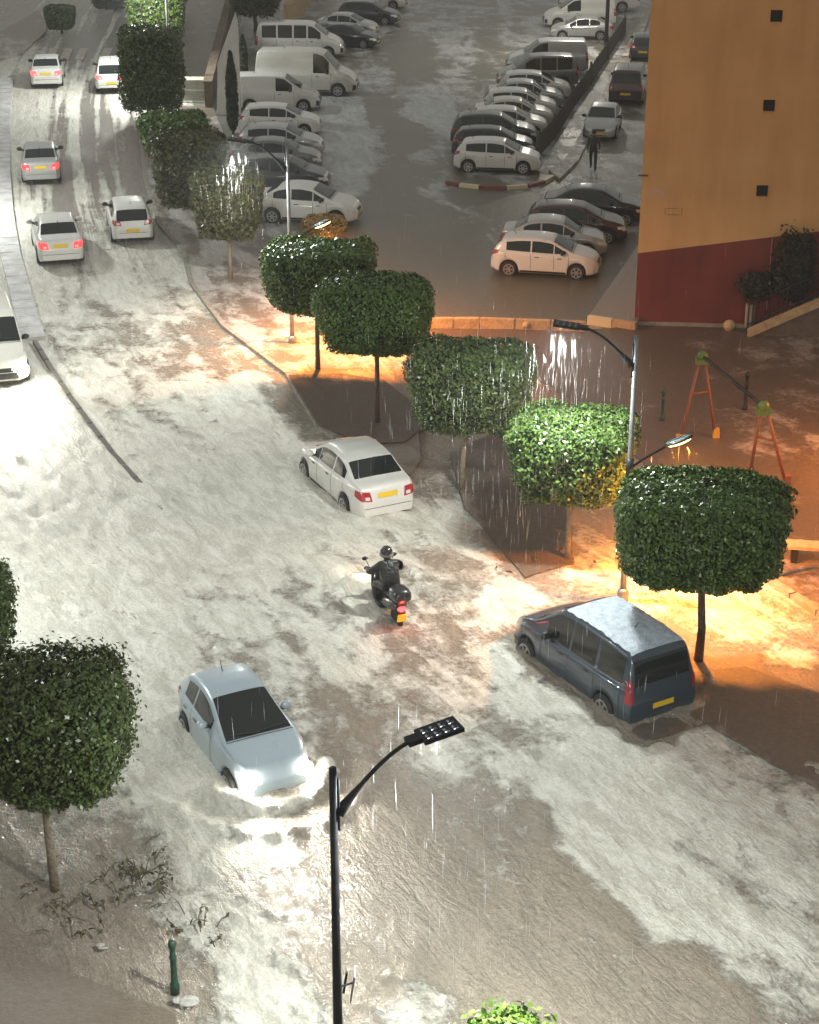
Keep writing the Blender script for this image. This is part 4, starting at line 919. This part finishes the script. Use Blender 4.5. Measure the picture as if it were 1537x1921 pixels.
def cypress(px, py, h, r, lb, seed):
    g = G(px, py); t = empty('cypress_tree', (g.x, g.y, 0), 0, lb, 'tree', 'slim cypresses by the pointed wall'); rng = np.random.default_rng(seed); n = 2600
    z = rng.random(n); a = rng.random(n)*2*PI; rr = r*np.minimum(1, (1-z)*2.6+.12)*np.minimum(1, z*5+.4)*(.75+.35*rng.random(n))
    p = np.stack([np.cos(a)*rr, np.sin(a)*rr, .2+z*h], 1); q = np.stack([np.cos(a)*.8, np.sin(a)*.8, np.full(n, .6)], 1)
    v, f = leaves(p, q, .17, rng); link('crown', mesh('crown', v.tolist(), f.tolist(), CYP), t)
    b = MB(); b.tube([(0, 0, -.1), (0, 0, h*.85)], [.07, .03], 8); b.build('trunk', M['bark'], t)
cypress(438, 252, 3.6, .24, 'slim dark cypress in front of the pointed pale wall', 3); cypress(458, 160, 2.4, .2, 'smaller slim cypress right of the pointed pale wall', 4)

# ------------------------------------------------------------------ street lamps
LG = 'double-armed street lamps'
def lamp(px, py, yaw, label, hgt=6.25, top=None, low=True, grey=False, pos=None, power=700, sod=420, reach=1.05, grp=LG):
    g = pos or G(px, py); t = empty('street_lamp', (g.x, g.y, 0), yaw, label, 'street lamp', grp)
    m = M['lamp_grey'] if grey else M['lamp_metal']; md = M['lamp_metal']
    b = MB(); b.tube([(0, 0, -.2), (0, 0, 2.2), (0, 0, 3.4), (0, 0, hgt)], [.072, .066, .058, .048], 14); b.lathe([(.13, 0), (.13, .25), (.09, .32)], 14); b.build('pole', m, t, True)
    b = MB(); n = 12; pts = []; rad = []
    for i in range(n+1):
        q = i/n; pts.append((.06+reach*q, 0, hgt-.68+.80*math.sin(q*PI/2*.86)/math.sin(PI/2*.86))); rad.append(.034-.006*q+.055*max(0, 1-q*3.2)**1.2)
    b.tube(pts, rad, 10); b.box((.06, 0, hgt-.55), (.03, .07, .75)); b.build('arm', md, t, True)
    # head: open grid of LED bars
    hx, hz = .06+reach, hgt+.12; hd = empty('lamp_head', (hx, 0, hz), 0); hd.parent = t; hd.rotation_euler = (0, R(-7), 0)
    b = MB(); b.box((.02, 0, 0), (.22, .17, .07))
    for yy in (-.145, -.0, .145): b.box((.37, yy, 0), (.56, .05, .055))
    for i in range(5): b.box((.12+.125*i, 0, .003), (.055, .30, .055))
    lh = b.build('head_frame', md, hd)
    b = MB()
    for yy in (-.073, .073):
        for i in range(4): b.box((.1825+.125*i, yy, -.024), (.036, .05, .006))
    b.build('led_module', M['led'], hd)
    l = bpy.data.lights.new('led', 'AREA'); l.shape = 'RECTANGLE'; l.size = .5; l.size_y = .3; l.energy = power; l.color = (.96, 1.0, .94)
    o = bpy.data.objects.new('led', l); COL.objects.link(o); o.parent = hd; o.location = (.37, 0, -.06)
    if low:
        b = MB(); b.tube([(-.04, 0, 3.25), (-.35, 0, 3.5), (-.75, 0, 3.78)], [.035, .03, .028], 8); b.tube([(0, 0, 3.05), (0, 0, 3.45)], .085, 12); b.build('lower_arm', md, t, True)
        l2 = empty('lower_lamp', (-.75, 0, 3.78), 0); l2.parent = t; l2.rotation_euler = (0, R(24), 0)
        b = MB(); b.ball((-.30, 0, .03), .34, 10, 0, (1, .42, .16)); b.build('shell', md, l2, True)
        b = MB(); b.ball((-.30, 0, .065), .29, 10, 0, (1, .40, .12)); b.build('shell_top', M['lum_top'], l2, True)
        b = MB(); b.ball((-.30, 0, -.01), .26, 10, 0, (1, .40, .16)); b.build('glass_bowl', M['sodium'], l2, True)
        l = bpy.data.lights.new('sodium', 'AREA'); l.shape = 'DISK'; l.size = .35; l.spread = R(162); l.energy = sod; l.color = (1, .31, .035)
        o = bpy.data.objects.new('sodium', l); COL.objects.link(o); o.parent = t; o.location = (-1.08, 0, 3.77); o.rotation_euler = (0, R(15), 0)
    return t
D0 = (H-6.2)/math.tan(TH+math.atan((1447-PH/2)/F)); x0 = (624.5-PW/2)/F*(D0*CT+(H-6.2)*ST)
near = lamp(0, 0, R(25), 'dark street lamp in the foreground with a perforated lamp head', pos=Vector((x0, D0, 0)), low=False, power=650)
lp2 = lamp(1168, 1128, R(172), 'grey street lamp post with a lower lamp arm between the two right trees', grey=True, power=430, sod=720)
lp3 = lamp(549, 648, R(174), 'grey street lamp at the parking edge behind the clipped trees', grey=True, power=520, sod=800)
LGL = 'added unseen street lamps off the left edge'
for q in ((-330, 1180, 380), (-300, 760, 280), (-170, 420, 620)): lamp(q[0], q[1], R(0), 'added unseen street lamp off the left edge that brightens the road', grey=True, low=False, power=q[2], grp=LGL)  # added to brighten the left road, no such lamps in view
lamp(1790, 900, R(10), 'added unseen lamp right of the play ground that lights the building', grey=True, power=50, sod=420, grp='added unseen lamps off the right edge')  # added to light the building and play ground, not in view
lp4 = lamp(322, 192, R(178), 'pale far street lamp in front of the tall dark clipped tree', grey=True, low=False, power=750)
# dark post at the far end of the right row
g = G(1136, 112); t = empty('lamp_post', (g.x, g.y, 0), 0, 'dark tall post at the far end of the fence, cut by the top edge', 'lamp post')
b = MB(); b.tube([(0, 0, -.1), (0, 0, 7.0)], [.12, .09], 12); b.lathe([(.2, 0), (.2, .3), (.13, .4)], 12); b.build('pole', M['iron'], t)
b = MB(); b.tube([(0, 0, 6.8), (-.5, 0, 7.2), (-1.2, 0, 7.3)], [.05, .045, .04], 8); b.build('arm', M['iron'], t)
b = MB(); b.box((-1.5, 0, 7.3), (.7, .3, .08)); b.build('lamp_head', M['iron'], t)
l = bpy.data.lights.new('led', 'AREA'); l.size = .5; l.energy = 500; l.color = (1, .93, .8); o = bpy.data.objects.new('led', l); COL.objects.link(o); o.parent = t; o.location = (-1.5, 0, 7.22)  # light added on the cut-off post to brighten the top of the lot
# sign fixed on the near pole, seen edge on
sg = empty('road_sign', (x0, D0, 2.85), R(14), 'grey road sign on the foreground lamp pole seen edge on', 'sign')
b = MB(); b.box((.22, .02, 0), (.02, .26, .42), R(-16), ry=R(8)); b.build('plate', mat('sign_back', (.3, .32, .33), .4, .5), sg)
b = MB(); b.box((.12, .05, .02), (.03, .04, .34), R(-16), ry=R(8)); b.tube([(.0, 0, .0), (.22, .02, .02)], .015, 6); b.build('bracket', M['lamp_metal'], sg)

# ------------------------------------------------------------------ street furniture
def bollard(px, py, h, lb, m, grp):
    g = G(px, py); b = MB()
    b.lathe([(.075, -.1), (.075, .12), (.055, .16), (.05, h*.62), (.062, h*.64), (.062, h*.68), (.046, h*.70), (.046, h*.84), (.062, h*.86), (.066, h*.93), (.05, h*.985), (.015, h)], 14)
    o = b.build('bollard', m, None, True, (g.x, g.y, .05)); return tag(o, lb, 'bollard', grp)
BG = 'slim green bollards'
bollard(329, 1862, .95, 'green iron bollard at the flooded kerb in the left foreground', M['green_iron'], BG)
bollard(1242, 792, .95, 'dark green post in the play ground near the building', M['green_iron'], BG)
bollard(1397, 772, 1.15, 'dark blue-black post between the two orange A-frames', M['iron'], BG)
g = G(1457, 1086); b = MB(); b.tube([(0, 0, -.1), (.0, 0, .7), (.02, 0, 1.5)], [.06, .055, .05], 8); o = b.build('wooden_post', M['bark'], None, True, (g.x, g.y, 0)); tag(o, 'brown wooden post behind the largest tree at the park edge', 'post')
# swing frame in the play ground
sw = empty('swing_frame', G(1370, 860), 0, 'orange swing frame with two A-shaped stands and lime caps', 'swing frame')
base = G(1370, 860)
def aframe(l1, l2, apex_px, h):
    p1, p2 = G(*l1), G(*l2); dx = (apex_px[0]-PW/2)/F; dy = (PH/2-apex_px[1])/F; tt = (h-H)/(-ST+dy*CT); ap = Vector((dx*tt, (CT+dy*ST)*tt, h))
    b = MB(); b.tube([p1-base, ap-base-Vector((.05, 0, 0))], .045, 8); b.tube([p2-base, ap-base+Vector((.05, 0, 0))], .045, 8)
    m1, m2 = p1.lerp(ap, .58), p2.lerp(ap, .58); b.tube([m1-base, m2-base], .035, 8); b.build('a_frame_stand', M['orange'], sw, True)
    b = MB(); b.ball(ap-base, .15, 8, 0, (1, .9, 1)); b.box(ap-base-Vector((0, 0, .12)), (.34, .2, .2)); b.build('cap', M['lime'], sw)
    for p in (p1, p2):
        b = MB(); b.box(p-base+Vector((0, 0, .16)), (.19, .16, .34), taper=.8); b.build('foot', M['yellow'] if l1[0] < 1300 else M['orange'], sw)
    return ap
a1 = aframe((1273, 836), (1343, 824), (1318, 668), 2.45); a2 = aframe((1406, 896), (1476, 914), (1433, 762), 2.3)
b = MB(); b.tube([a1-base, a2-base], .05, 8); b.build('beam', M['iron'], sw, True)
# bench at right edge
g = G(1530, 1058); bn = empty('park_bench', g, R(-10), 'pale bench slab with dark legs at the right edge', 'bench')
b = MB(); b.box((0, 0, .46), (1.5, .42, .08)); b.build('seat', M['beige'], bn)
for sx in (-.5, .5): b = MB(); b.box((sx, 0, .21), (.16, .34, .42)); b.build('leg', M['iron'], bn)
# fence along the right row
FP = [(1008,298),(1040,262),(1075,205),(1108,160),(1140,110),(1172,62)]
fe = empty('fence', G(1075, 205), 0, 'brown board fence climbing behind the right row of parked cars', 'fence'); fb0 = G(1075, 205)
for (a, c) in zip(FP[:-1], FP[1:]):
    pa, pc = G(*a)-fb0, G(*c)-fb0; dd = pc-pa; L_ = dd.length; n = int(L_/.14); b = MB()
    for i in range(n):
        q = pa+dd*((i+.5)/n); b.box((q.x, q.y, .5+.03*math.sin(i*7.1)), (.115, .03, 1.0), math.atan2(dd.y, dd.x))
    for zz_ in (.25, .8): b.box(((pa.x+pc.x)/2, (pa.y+pc.y)/2+.03, zz_), (L_, .04, .07), math.atan2(dd.y, dd.x))
    b.build('board_panel', mat('fence_board', (.075, .055, .04), .8, noise=(9, (.04, .028, .02), .4, .65)), fe)
for c in FP: q = G(*c)-fb0; b = MB(); b.box((q.x, q.y, .6), (.12, .12, 1.25)); b.build('post', M['brown_wall'], fe)
# pointed pale wall, stone wall, boards
PA, PB = G(407, 216), G(452, 216); wd = (PB-PA).length
pw = MB(); pw.add([(0,0,0),(wd,0,0),(wd,0,4.3),(wd*.92,0,4.85),(0.12*wd,0,2.5),(0,.4,0),(wd,.4,0),(wd,.4,4.3),(wd*.92,.4,4.85),(.12*wd,.4,2.5)],
                  [(0,1,2,3,4),(9,8,7,6,5),(0,4,9,5),(4,3,8,9),(3,2,7,8),(2,1,6,7)])
o = pw.build('pointed_wall', M['pale_wall'], None, False, PA); tag(o, 'tall pale pointed wall end rising beside the parked vans', 'wall')
def wallseg(a, c, h, th, m, name, lb):
    pa, pc = G(*a), G(*c); dd = pc-pa; b = MB(); b.box((dd.x/2, dd.y/2, h/2-.1), (dd.length, th, h+.2), math.atan2(dd.y, dd.x)); b.box((dd.x/2, dd.y/2, h+.03), (dd.length+.05, th+.1, .08), math.atan2(dd.y, dd.x))
    o = b.build(name, m, None, False, pa); return tag(o, lb, 'wall')
wallseg((392, 205), (446, -20), 1.3, .35, M['brown_wall'], 'stone_wall', 'brown stone retaining wall running up left of the pointed wall')
wallseg((540, 62), (612, -40), 1.6, .4, M['beige'], 'stone_wall', 'beige lit wall behind the minibus at the top')
pa = G(340, 186); pc = G(386, 186); b = MB(); ln = (pc-pa).length; b.box((ln/2, 0, .5), (ln, .9, 1.0)); b.box((ln/2, -.46, .52), (ln-.06, .03, .03)); b.box((ln/2, 0, 1.02), (ln+.04, .95, .05))
o = b.build('utility_cabinet', M['tan_board'], None, False, pa); tag(o, 'pale green-grey utility cabinet between the dark tree and the stone wall', 'cabinet')
sheet('side_path', [(341, 182), (398, 182), (452, -40), (345, -40)], .16, PAVE)
# ------------------------------------------------------------------ people
def skin_body(name, J, E, rad, mats, parent, sub=2, root=0, matf=None):
    me = bpy.data.meshes.new(name); me.from_pydata(J, E, []); o = link(name, me)
    o.modifiers.new('skin', 'SKIN').use_smooth_shade = True; sk = me.skin_vertices[0].data
    for i, r in enumerate(rad): sk[i].radius = (r, r) if not isinstance(r, tuple) else r; sk[i].use_root = (i == root)
    s_ = o.modifiers.new('sub', 'SUBSURF'); s_.levels = sub; s_.render_levels = sub
    dg = bpy.context.evaluated_depsgraph_get(); dg.update(); m2 = bpy.data.meshes.new_from_object(o.evaluated_get(dg)); o.modifiers.clear(); old = o.data; o.data = m2; bpy.data.meshes.remove(old)
    m2.materials.clear()
    for m in mats: m2.materials.append(m)
    if matf:
        for p in m2.polygons: p.material_index = matf(p.center)
    o.parent = parent; return o
def hand(c, fwd, side, parent, m):
    """small hand with five curled fingers around a grip"""
    fwd = Vector(fwd).normalized(); side = Vector(side).normalized(); up = fwd.cross(side); c = Vector(c); b = MB()
    b.ball(c, .05, 8, 0, (1, .85, .6))
    for i in range(4):
        r0 = c+side*(-.033+.022*i)+fwd*.035; L_ = (.042, .048, .045, .036)[i]
        b.tube([r0, r0+fwd*L_*.7-up*.005, r0+fwd*L_-up*.03, r0+fwd*L_*.6-up*.055], [.0105, .0098, .009, .008], 7)
    b.tube([c-side*.04, c-side*.06+fwd*.03-up*.02, c-side*.045+fwd*.06-up*.035], [.013, .011, .009], 7)
    return b.build('hand', m, parent, True)
# walking person in the lane
g = G(1112, 322); pe = empty('person', (g.x, g.y, .05), R(-100), 'person in dark clothes walking through the wet lane in front of the silver car', 'person')
J = [(0,0,.93),(.0,0,1.12),(.02,0,1.34),(.03,0,1.46),(.05,0,1.53),(.0,.10,.90),(.14,.11,.49),(.05,.11,.07),(.22,.12,.04),(.0,-.10,.90),(-.08,-.11,.49),(-.34,-.11,.14),(-.22,-.12,.06),(.0,.19,1.38),(-.10,.24,1.12),(.04,.25,.90),(.0,-.19,1.38),(.12,-.24,1.13),(.26,-.22,.95),(.06,0,1.62),(.07,0,1.72)]
E = [(0,1),(1,2),(2,3),(3,4),(0,5),(5,6),(6,7),(7,8),(0,9),(9,10),(10,11),(11,12),(2,13),(13,14),(14,15),(2,16),(16,17),(17,18),(4,19),(19,20)]
rad = [.14,.15,.16,.08,.06,.10,.07,.05,.04,.10,.07,.05,.04,.075,.055,.035,.075,.055,.035,.095,.075]
skin_body('body', J, E, rad, [M['trousers'], M['cloth'], M['skin']], pe, matf=lambda c: 0 if c.z < .92 else (2 if 1.52 < c.z < 1.66 and c.x > .1 else 1))
b = MB(); b.ball((.05, 0, 1.68), .115, 10, 0, (1, .9, .95)); b.build('hood', M['cloth'], pe, True)
for hp, s_ in (((.08, .25, .84), 1), ((.31, -.21, .91), -1)): hand(hp, (.3, 0, -1), (0, s_, 0), pe, M['skin'])

# scooter and rider
g = G(727, 1140); hd = G(700, 1080)-G(752, 1150); yw = math.atan2(hd.y, hd.x)
sc = empty('scooter', (g.x, g.y, -.26), yw, 'black scooter with red tail light and yellow plate wading through the flood', 'scooter')
for x in (-.66, .68):
    b = MB(); b.lathe([(.15, -.06), (.25, -.06), (.29, -.03), (.29, .03), (.25, .06), (.15, .06)], 22); b.v = [(p[0], p[2], p[1]) for p in b.v]; wo = b.build('wheel', M['rubber'], sc, True, (x, 0, .29))
    b = MB(); b.lathe([(.16, -.03), (.16, .03)], 16); b.v = [(p[0], p[2], p[1]) for p in b.v]; b.build('rim', M['rim'], wo)
def blob(name, pts, m, par): # lofted shell from (x, z, halfwidth, halfheight)
    b = MB(); n = 14; vs = []
    for x, z, hw, hh in pts:
        for k in range(n): a = 2*PI*k/n; vs.append((x, math.copysign(abs(math.cos(a))**.8, math.cos(a))*hw, z+math.copysign(abs(math.sin(a))**.8, math.sin(a))*hh))
    fs = [(i*n+k, i*n+(k+1) % n, (i+1)*n+(k+1) % n, (i+1)*n+k) for i in range(len(pts)-1) for k in range(n)]+[tuple(range(n))[::-1], tuple((len(pts)-1)*n+k for k in range(n))]
    b.add(vs, fs); return b.build(name, m, par, True)
blob('rear_body', [(-.98,.70,.08,.06),(-.9,.69,.15,.11),(-.6,.64,.18,.15),(-.25,.56,.19,.16),(.05,.42,.17,.12)], P['black'], sc)
blob('seat', [(-.78,.82,.10,.03),(-.62,.83,.15,.06),(-.3,.80,.16,.06),(.02,.76,.12,.05),(.1,.74,.06,.03)], M['black_plastic'], sc)
blob('floorboard', [(.0,.34,.2,.06),(.25,.33,.21,.06),(.45,.36,.2,.06)], M['black_plastic'], sc)
blob('front_shield', [(.38,.42,.22,.10),(.48,.62,.22,.22),(.56,.82,.2,.2),(.60,1.0,.12,.08)], P['black'], sc)
blob('front_fender', [(.45,.58,.05,.03),(.6,.62,.08,.05),(.85,.56,.07,.04),(.95,.46,.04,.03)], P['black'], sc)
b = MB(); b.tube([(.5,-.36,1.06),(.54,-.2,1.04),(.56,0,1.0),(.54,.2,1.04),(.5,.36,1.06)], .02, 8); b.build('handlebar', M['black_plastic'], sc, True)
for s_ in (1, -1):
    b = MB(); b.tube([(.52,s_*.24,1.05),(.55,s_*.32,1.25)], .01, 6); b.ball((.55,s_*.34,1.28), .07, 8, 0, (.4, 1, .7)); b.build('mirror', M['black_plastic'], sc, True)
blob('top_case', [(-1.12,1.02,.16,.10),(-1.05,1.02,.21,.16),(-.85,1.02,.22,.17),(-.68,1.02,.2,.15),(-.62,1.02,.14,.1)], P['black'], sc)
b = MB(); b.box((-.85, 0, .85), (.36, .2, .05)); b.build('rack', M['iron'], sc)
b = MB(); b.ball((-.99, 0, .70), .085, 8, 0, (.5, 1.15, .8)); b.build('tail_light', M['brake_on'], sc, True)
b = MB(); b.box((-1.0, 0, .49), (.02, .20, .20), ry=R(-18)); b.build('number_plate', M['plate_lit'], sc)
b = MB(); b.box((-.95, 0, .52), (.03, .16, .34), ry=R(-18)); b.build('mudguard', M['black_plastic'], sc)
l = bpy.data.lights.new('tail', 'POINT'); l.energy = 4; l.color = (1, .08, .06); l.shadow_soft_size = .08; o = bpy.data.objects.new('tail', l); COL.objects.link(o); o.parent = sc; o.location = (-1.2, 0, .70)
spot(sc, (.75, 0, .9), (3.5, 0, 0), 60, (1, .72, .5), 70, .8)
rd = empty('person', (g.x, g.y, -.26), yw, 'rider in black rain gear and helmet bent forward on the scooter', 'person')
J = [(-.28,0,.90),(-.22,0,1.08),(-.08,0,1.30),(-.01,0,1.42),(.03,0,1.50),(-.2,.12,.90),(.18,.22,.84),(.20,.2,.46),(.34,.2,.42),(-.2,-.12,.90),(.18,-.22,.84),(.20,-.2,.46),(.34,-.2,.42),(-.06,.2,1.36),(.12,.38,1.14),(.42,.33,1.09),(-.06,-.2,1.36),(.12,-.38,1.14),(.42,-.33,1.09)]
E = [(0,1),(1,2),(2,3),(3,4),(0,5),(5,6),(6,7),(7,8),(0,9),(9,10),(10,11),(11,12),(2,13),(13,14),(14,15),(2,16),(16,17),(17,18)]
rad = [.17,.19,.19,.10,.07,.12,.09,.06,.045,.12,.09,.06,.045,.10,.075,.045,.10,.075,.045]
skin_body('body', J, E, rad, [M['cloth']], rd)
for s_ in (1, -1): hand((.47, s_*.33, 1.09), (.9, 0, -.2), (0, s_, 0), rd, M['cloth'])
b = MB(); b.ball((.05, 0, 1.60), .155, 12, 0, (1.05, .92, 1.0)); b.build('helmet', M['helmet'], rd, True)
b = MB(); b.lathe([(.148, -.045), (.156, -.03), (.156, .0), (.15, .015)], 20, (.045, 0, 1.58)); b.build('helmet_band', M['visor'], rd, True)
b = MB(); b.ball((.13, 0, 1.60), .10, 10, 0, (.85, 1.1, .6)); b.build('visor', M['glass'], rd, True)

# ------------------------------------------------------------------ rain, slush lumps, twigs
RAIN = mat('falling_ice', (.85, .88, .9), .25)
def rain(name_pts, seed):
    rng = np.random.default_rng(seed); V = []; Fc = []
    for (c, sp, zlo, zhi, n, ln, r0) in name_pts:
        for i in range(n):
            z = zlo+(zhi-zlo)*rng.random()**.8; x, y_ = c[0]+rng.normal()*sp, c[1]+rng.normal()*sp; L_ = ln*(.4+1.2*rng.random()); r = r0*(.5+.8*rng.random()); b0 = len(V); tx = .035*L_*rng.normal()
            V += [(x, y_, z)]+[(x+tx*.5+r*math.cos(a), y_+r*math.sin(a), z-L_*.55) for a in (0, 2.09, 4.19)]+[(x+tx, y_, z-L_)]
            Fc += [(b0, b0+1, b0+2), (b0, b0+2, b0+3), (b0, b0+3, b0+1), (b0+4, b0+2, b0+1), (b0+4, b0+3, b0+2), (b0+4, b0+1, b0+3)]
    o = link('falling_hail', mesh('falling_hail', V, Fc, RAIN)); tag(o, kind='stuff')
def headpos(t, yaw, reach=1.5): return Vector((t.location.x+math.cos(yaw)*reach, t.location.y+math.sin(yaw)*reach, 6.4))
h1, h2, h3, h4 = headpos(near, R(14)), headpos(lp2, R(172)), headpos(lp3, R(174)), headpos(lp4, R(178))
g5 = G(930, 1060); g6 = G(780, 1700)
g7 = G(420, 1300); g8 = G(1200, 1500); g9 = G(500, 800)
rain([((g7.x, g7.y, 0), 3.5, .3, 6, 160, .4, .0014), ((g8.x, g8.y, 0), 3.5, .3, 6, 160, .4, .0014), ((g9.x, g9.y, 0), 6, .3, 6, 200, .5, .002), ((g5.x, g5.y, 0), 1.3, .8, 5.5, 170, .6, .0017), ((g6.x, g6.y, 0), 2.6, .4, 6, 120, .34, .0016), (h1, .5, 3.2, 6.0, 40, .5, .0017), (h1, 1.4, .5, 5.5, 60, .42, .0015), (h2, .25, 5.1, 6.2, 60, .4, .0028), (h2, .6, 3.6, 6.0, 60, .5, .0023), (h2, 1.7, .3, 5, 140, .45, .0023), (h3, .25, 5.0, 6.0, 50, .4, .0032), (h3, .5, 4.2, 5.8, 40, .45, .0028), (h4, .2, 5.3, 6.1, 16, .3, .005)], 5)
rng = np.random.default_rng(77); b = MB()
for (px, py, n, sp, r) in [(60,1640,3,50,.07),(200,1785,2,5,.07),(335,1890,2,12,.10),(250,1700,2,30,.05)]:
    for i in range(n):
        q = G(px+rng.normal()*sp, py+rng.normal()*sp*.5); rr = r*(.5+rng.random()); b.ball((q.x, q.y, .10), rr, 5, 0, (1.2+.9*rng.random(), .7+.5*rng.random(), .2))
tag(b.build('slush_lumps', mat('slush', (.5, .49, .46), .5, noise=(9, (.3, .29, .26), .4, .7), bump=(26, .5)), None, True), kind='stuff')
b = MB()
for (px, py, n, sp) in [(255,1640,26,28),(215,1700,16,50),(130,1720,14,50),(280,1670,9,25),(360,1740,12,30),(1000,1080,6,60)]:
    for i in range(n):
        q = G(px+rng.normal()*sp, py+rng.normal()*sp*.6); a = rng.random()*6.28; L_ = .12+.25*rng.random(); e = Vector((math.cos(a)*L_, math.sin(a)*L_, .05+.16*rng.random()))
        p0 = Vector((q.x, q.y, .06)); b.tube([p0, p0+e*.5+Vector((0, 0, .05)), p0+e], [.012, .009, .004], 5)
        v, f = leaves(np.array([p0+e*k for k in (.5, .75, 1.0)]), np.tile([0, 0, 1.0], (3, 1)), .11, rng); b.add(v.tolist(), f.tolist(), 1)
tag(b.build('plant_debris', [M['bark'], leafmat('torn_leaves', (.03, .035, .015), (.11, .1, .04), .5)]), kind='stuff')

# mist of the downpour
hz_ = MB(); hz_.box((0, 62, 10.0), (190, 150, 23.0))
hm_ = bpy.data.materials.new('mist'); hm_.use_nodes = True; n = hm_.node_tree; n.nodes.remove(n.nodes['Principled BSDF'])
pv = n.nodes.new('ShaderNodeVolumePrincipled'); pv.inputs['Density'].default_value = .0014; pv.inputs['Color'].default_value = (.9, .92, .92, 1)
n.links.new(pv.outputs[0], n.nodes['Material Output'].inputs['Volume'])
tag(hz_.build('haze', hm_), kind='stuff')
S.cycles.volume_bounces = 0
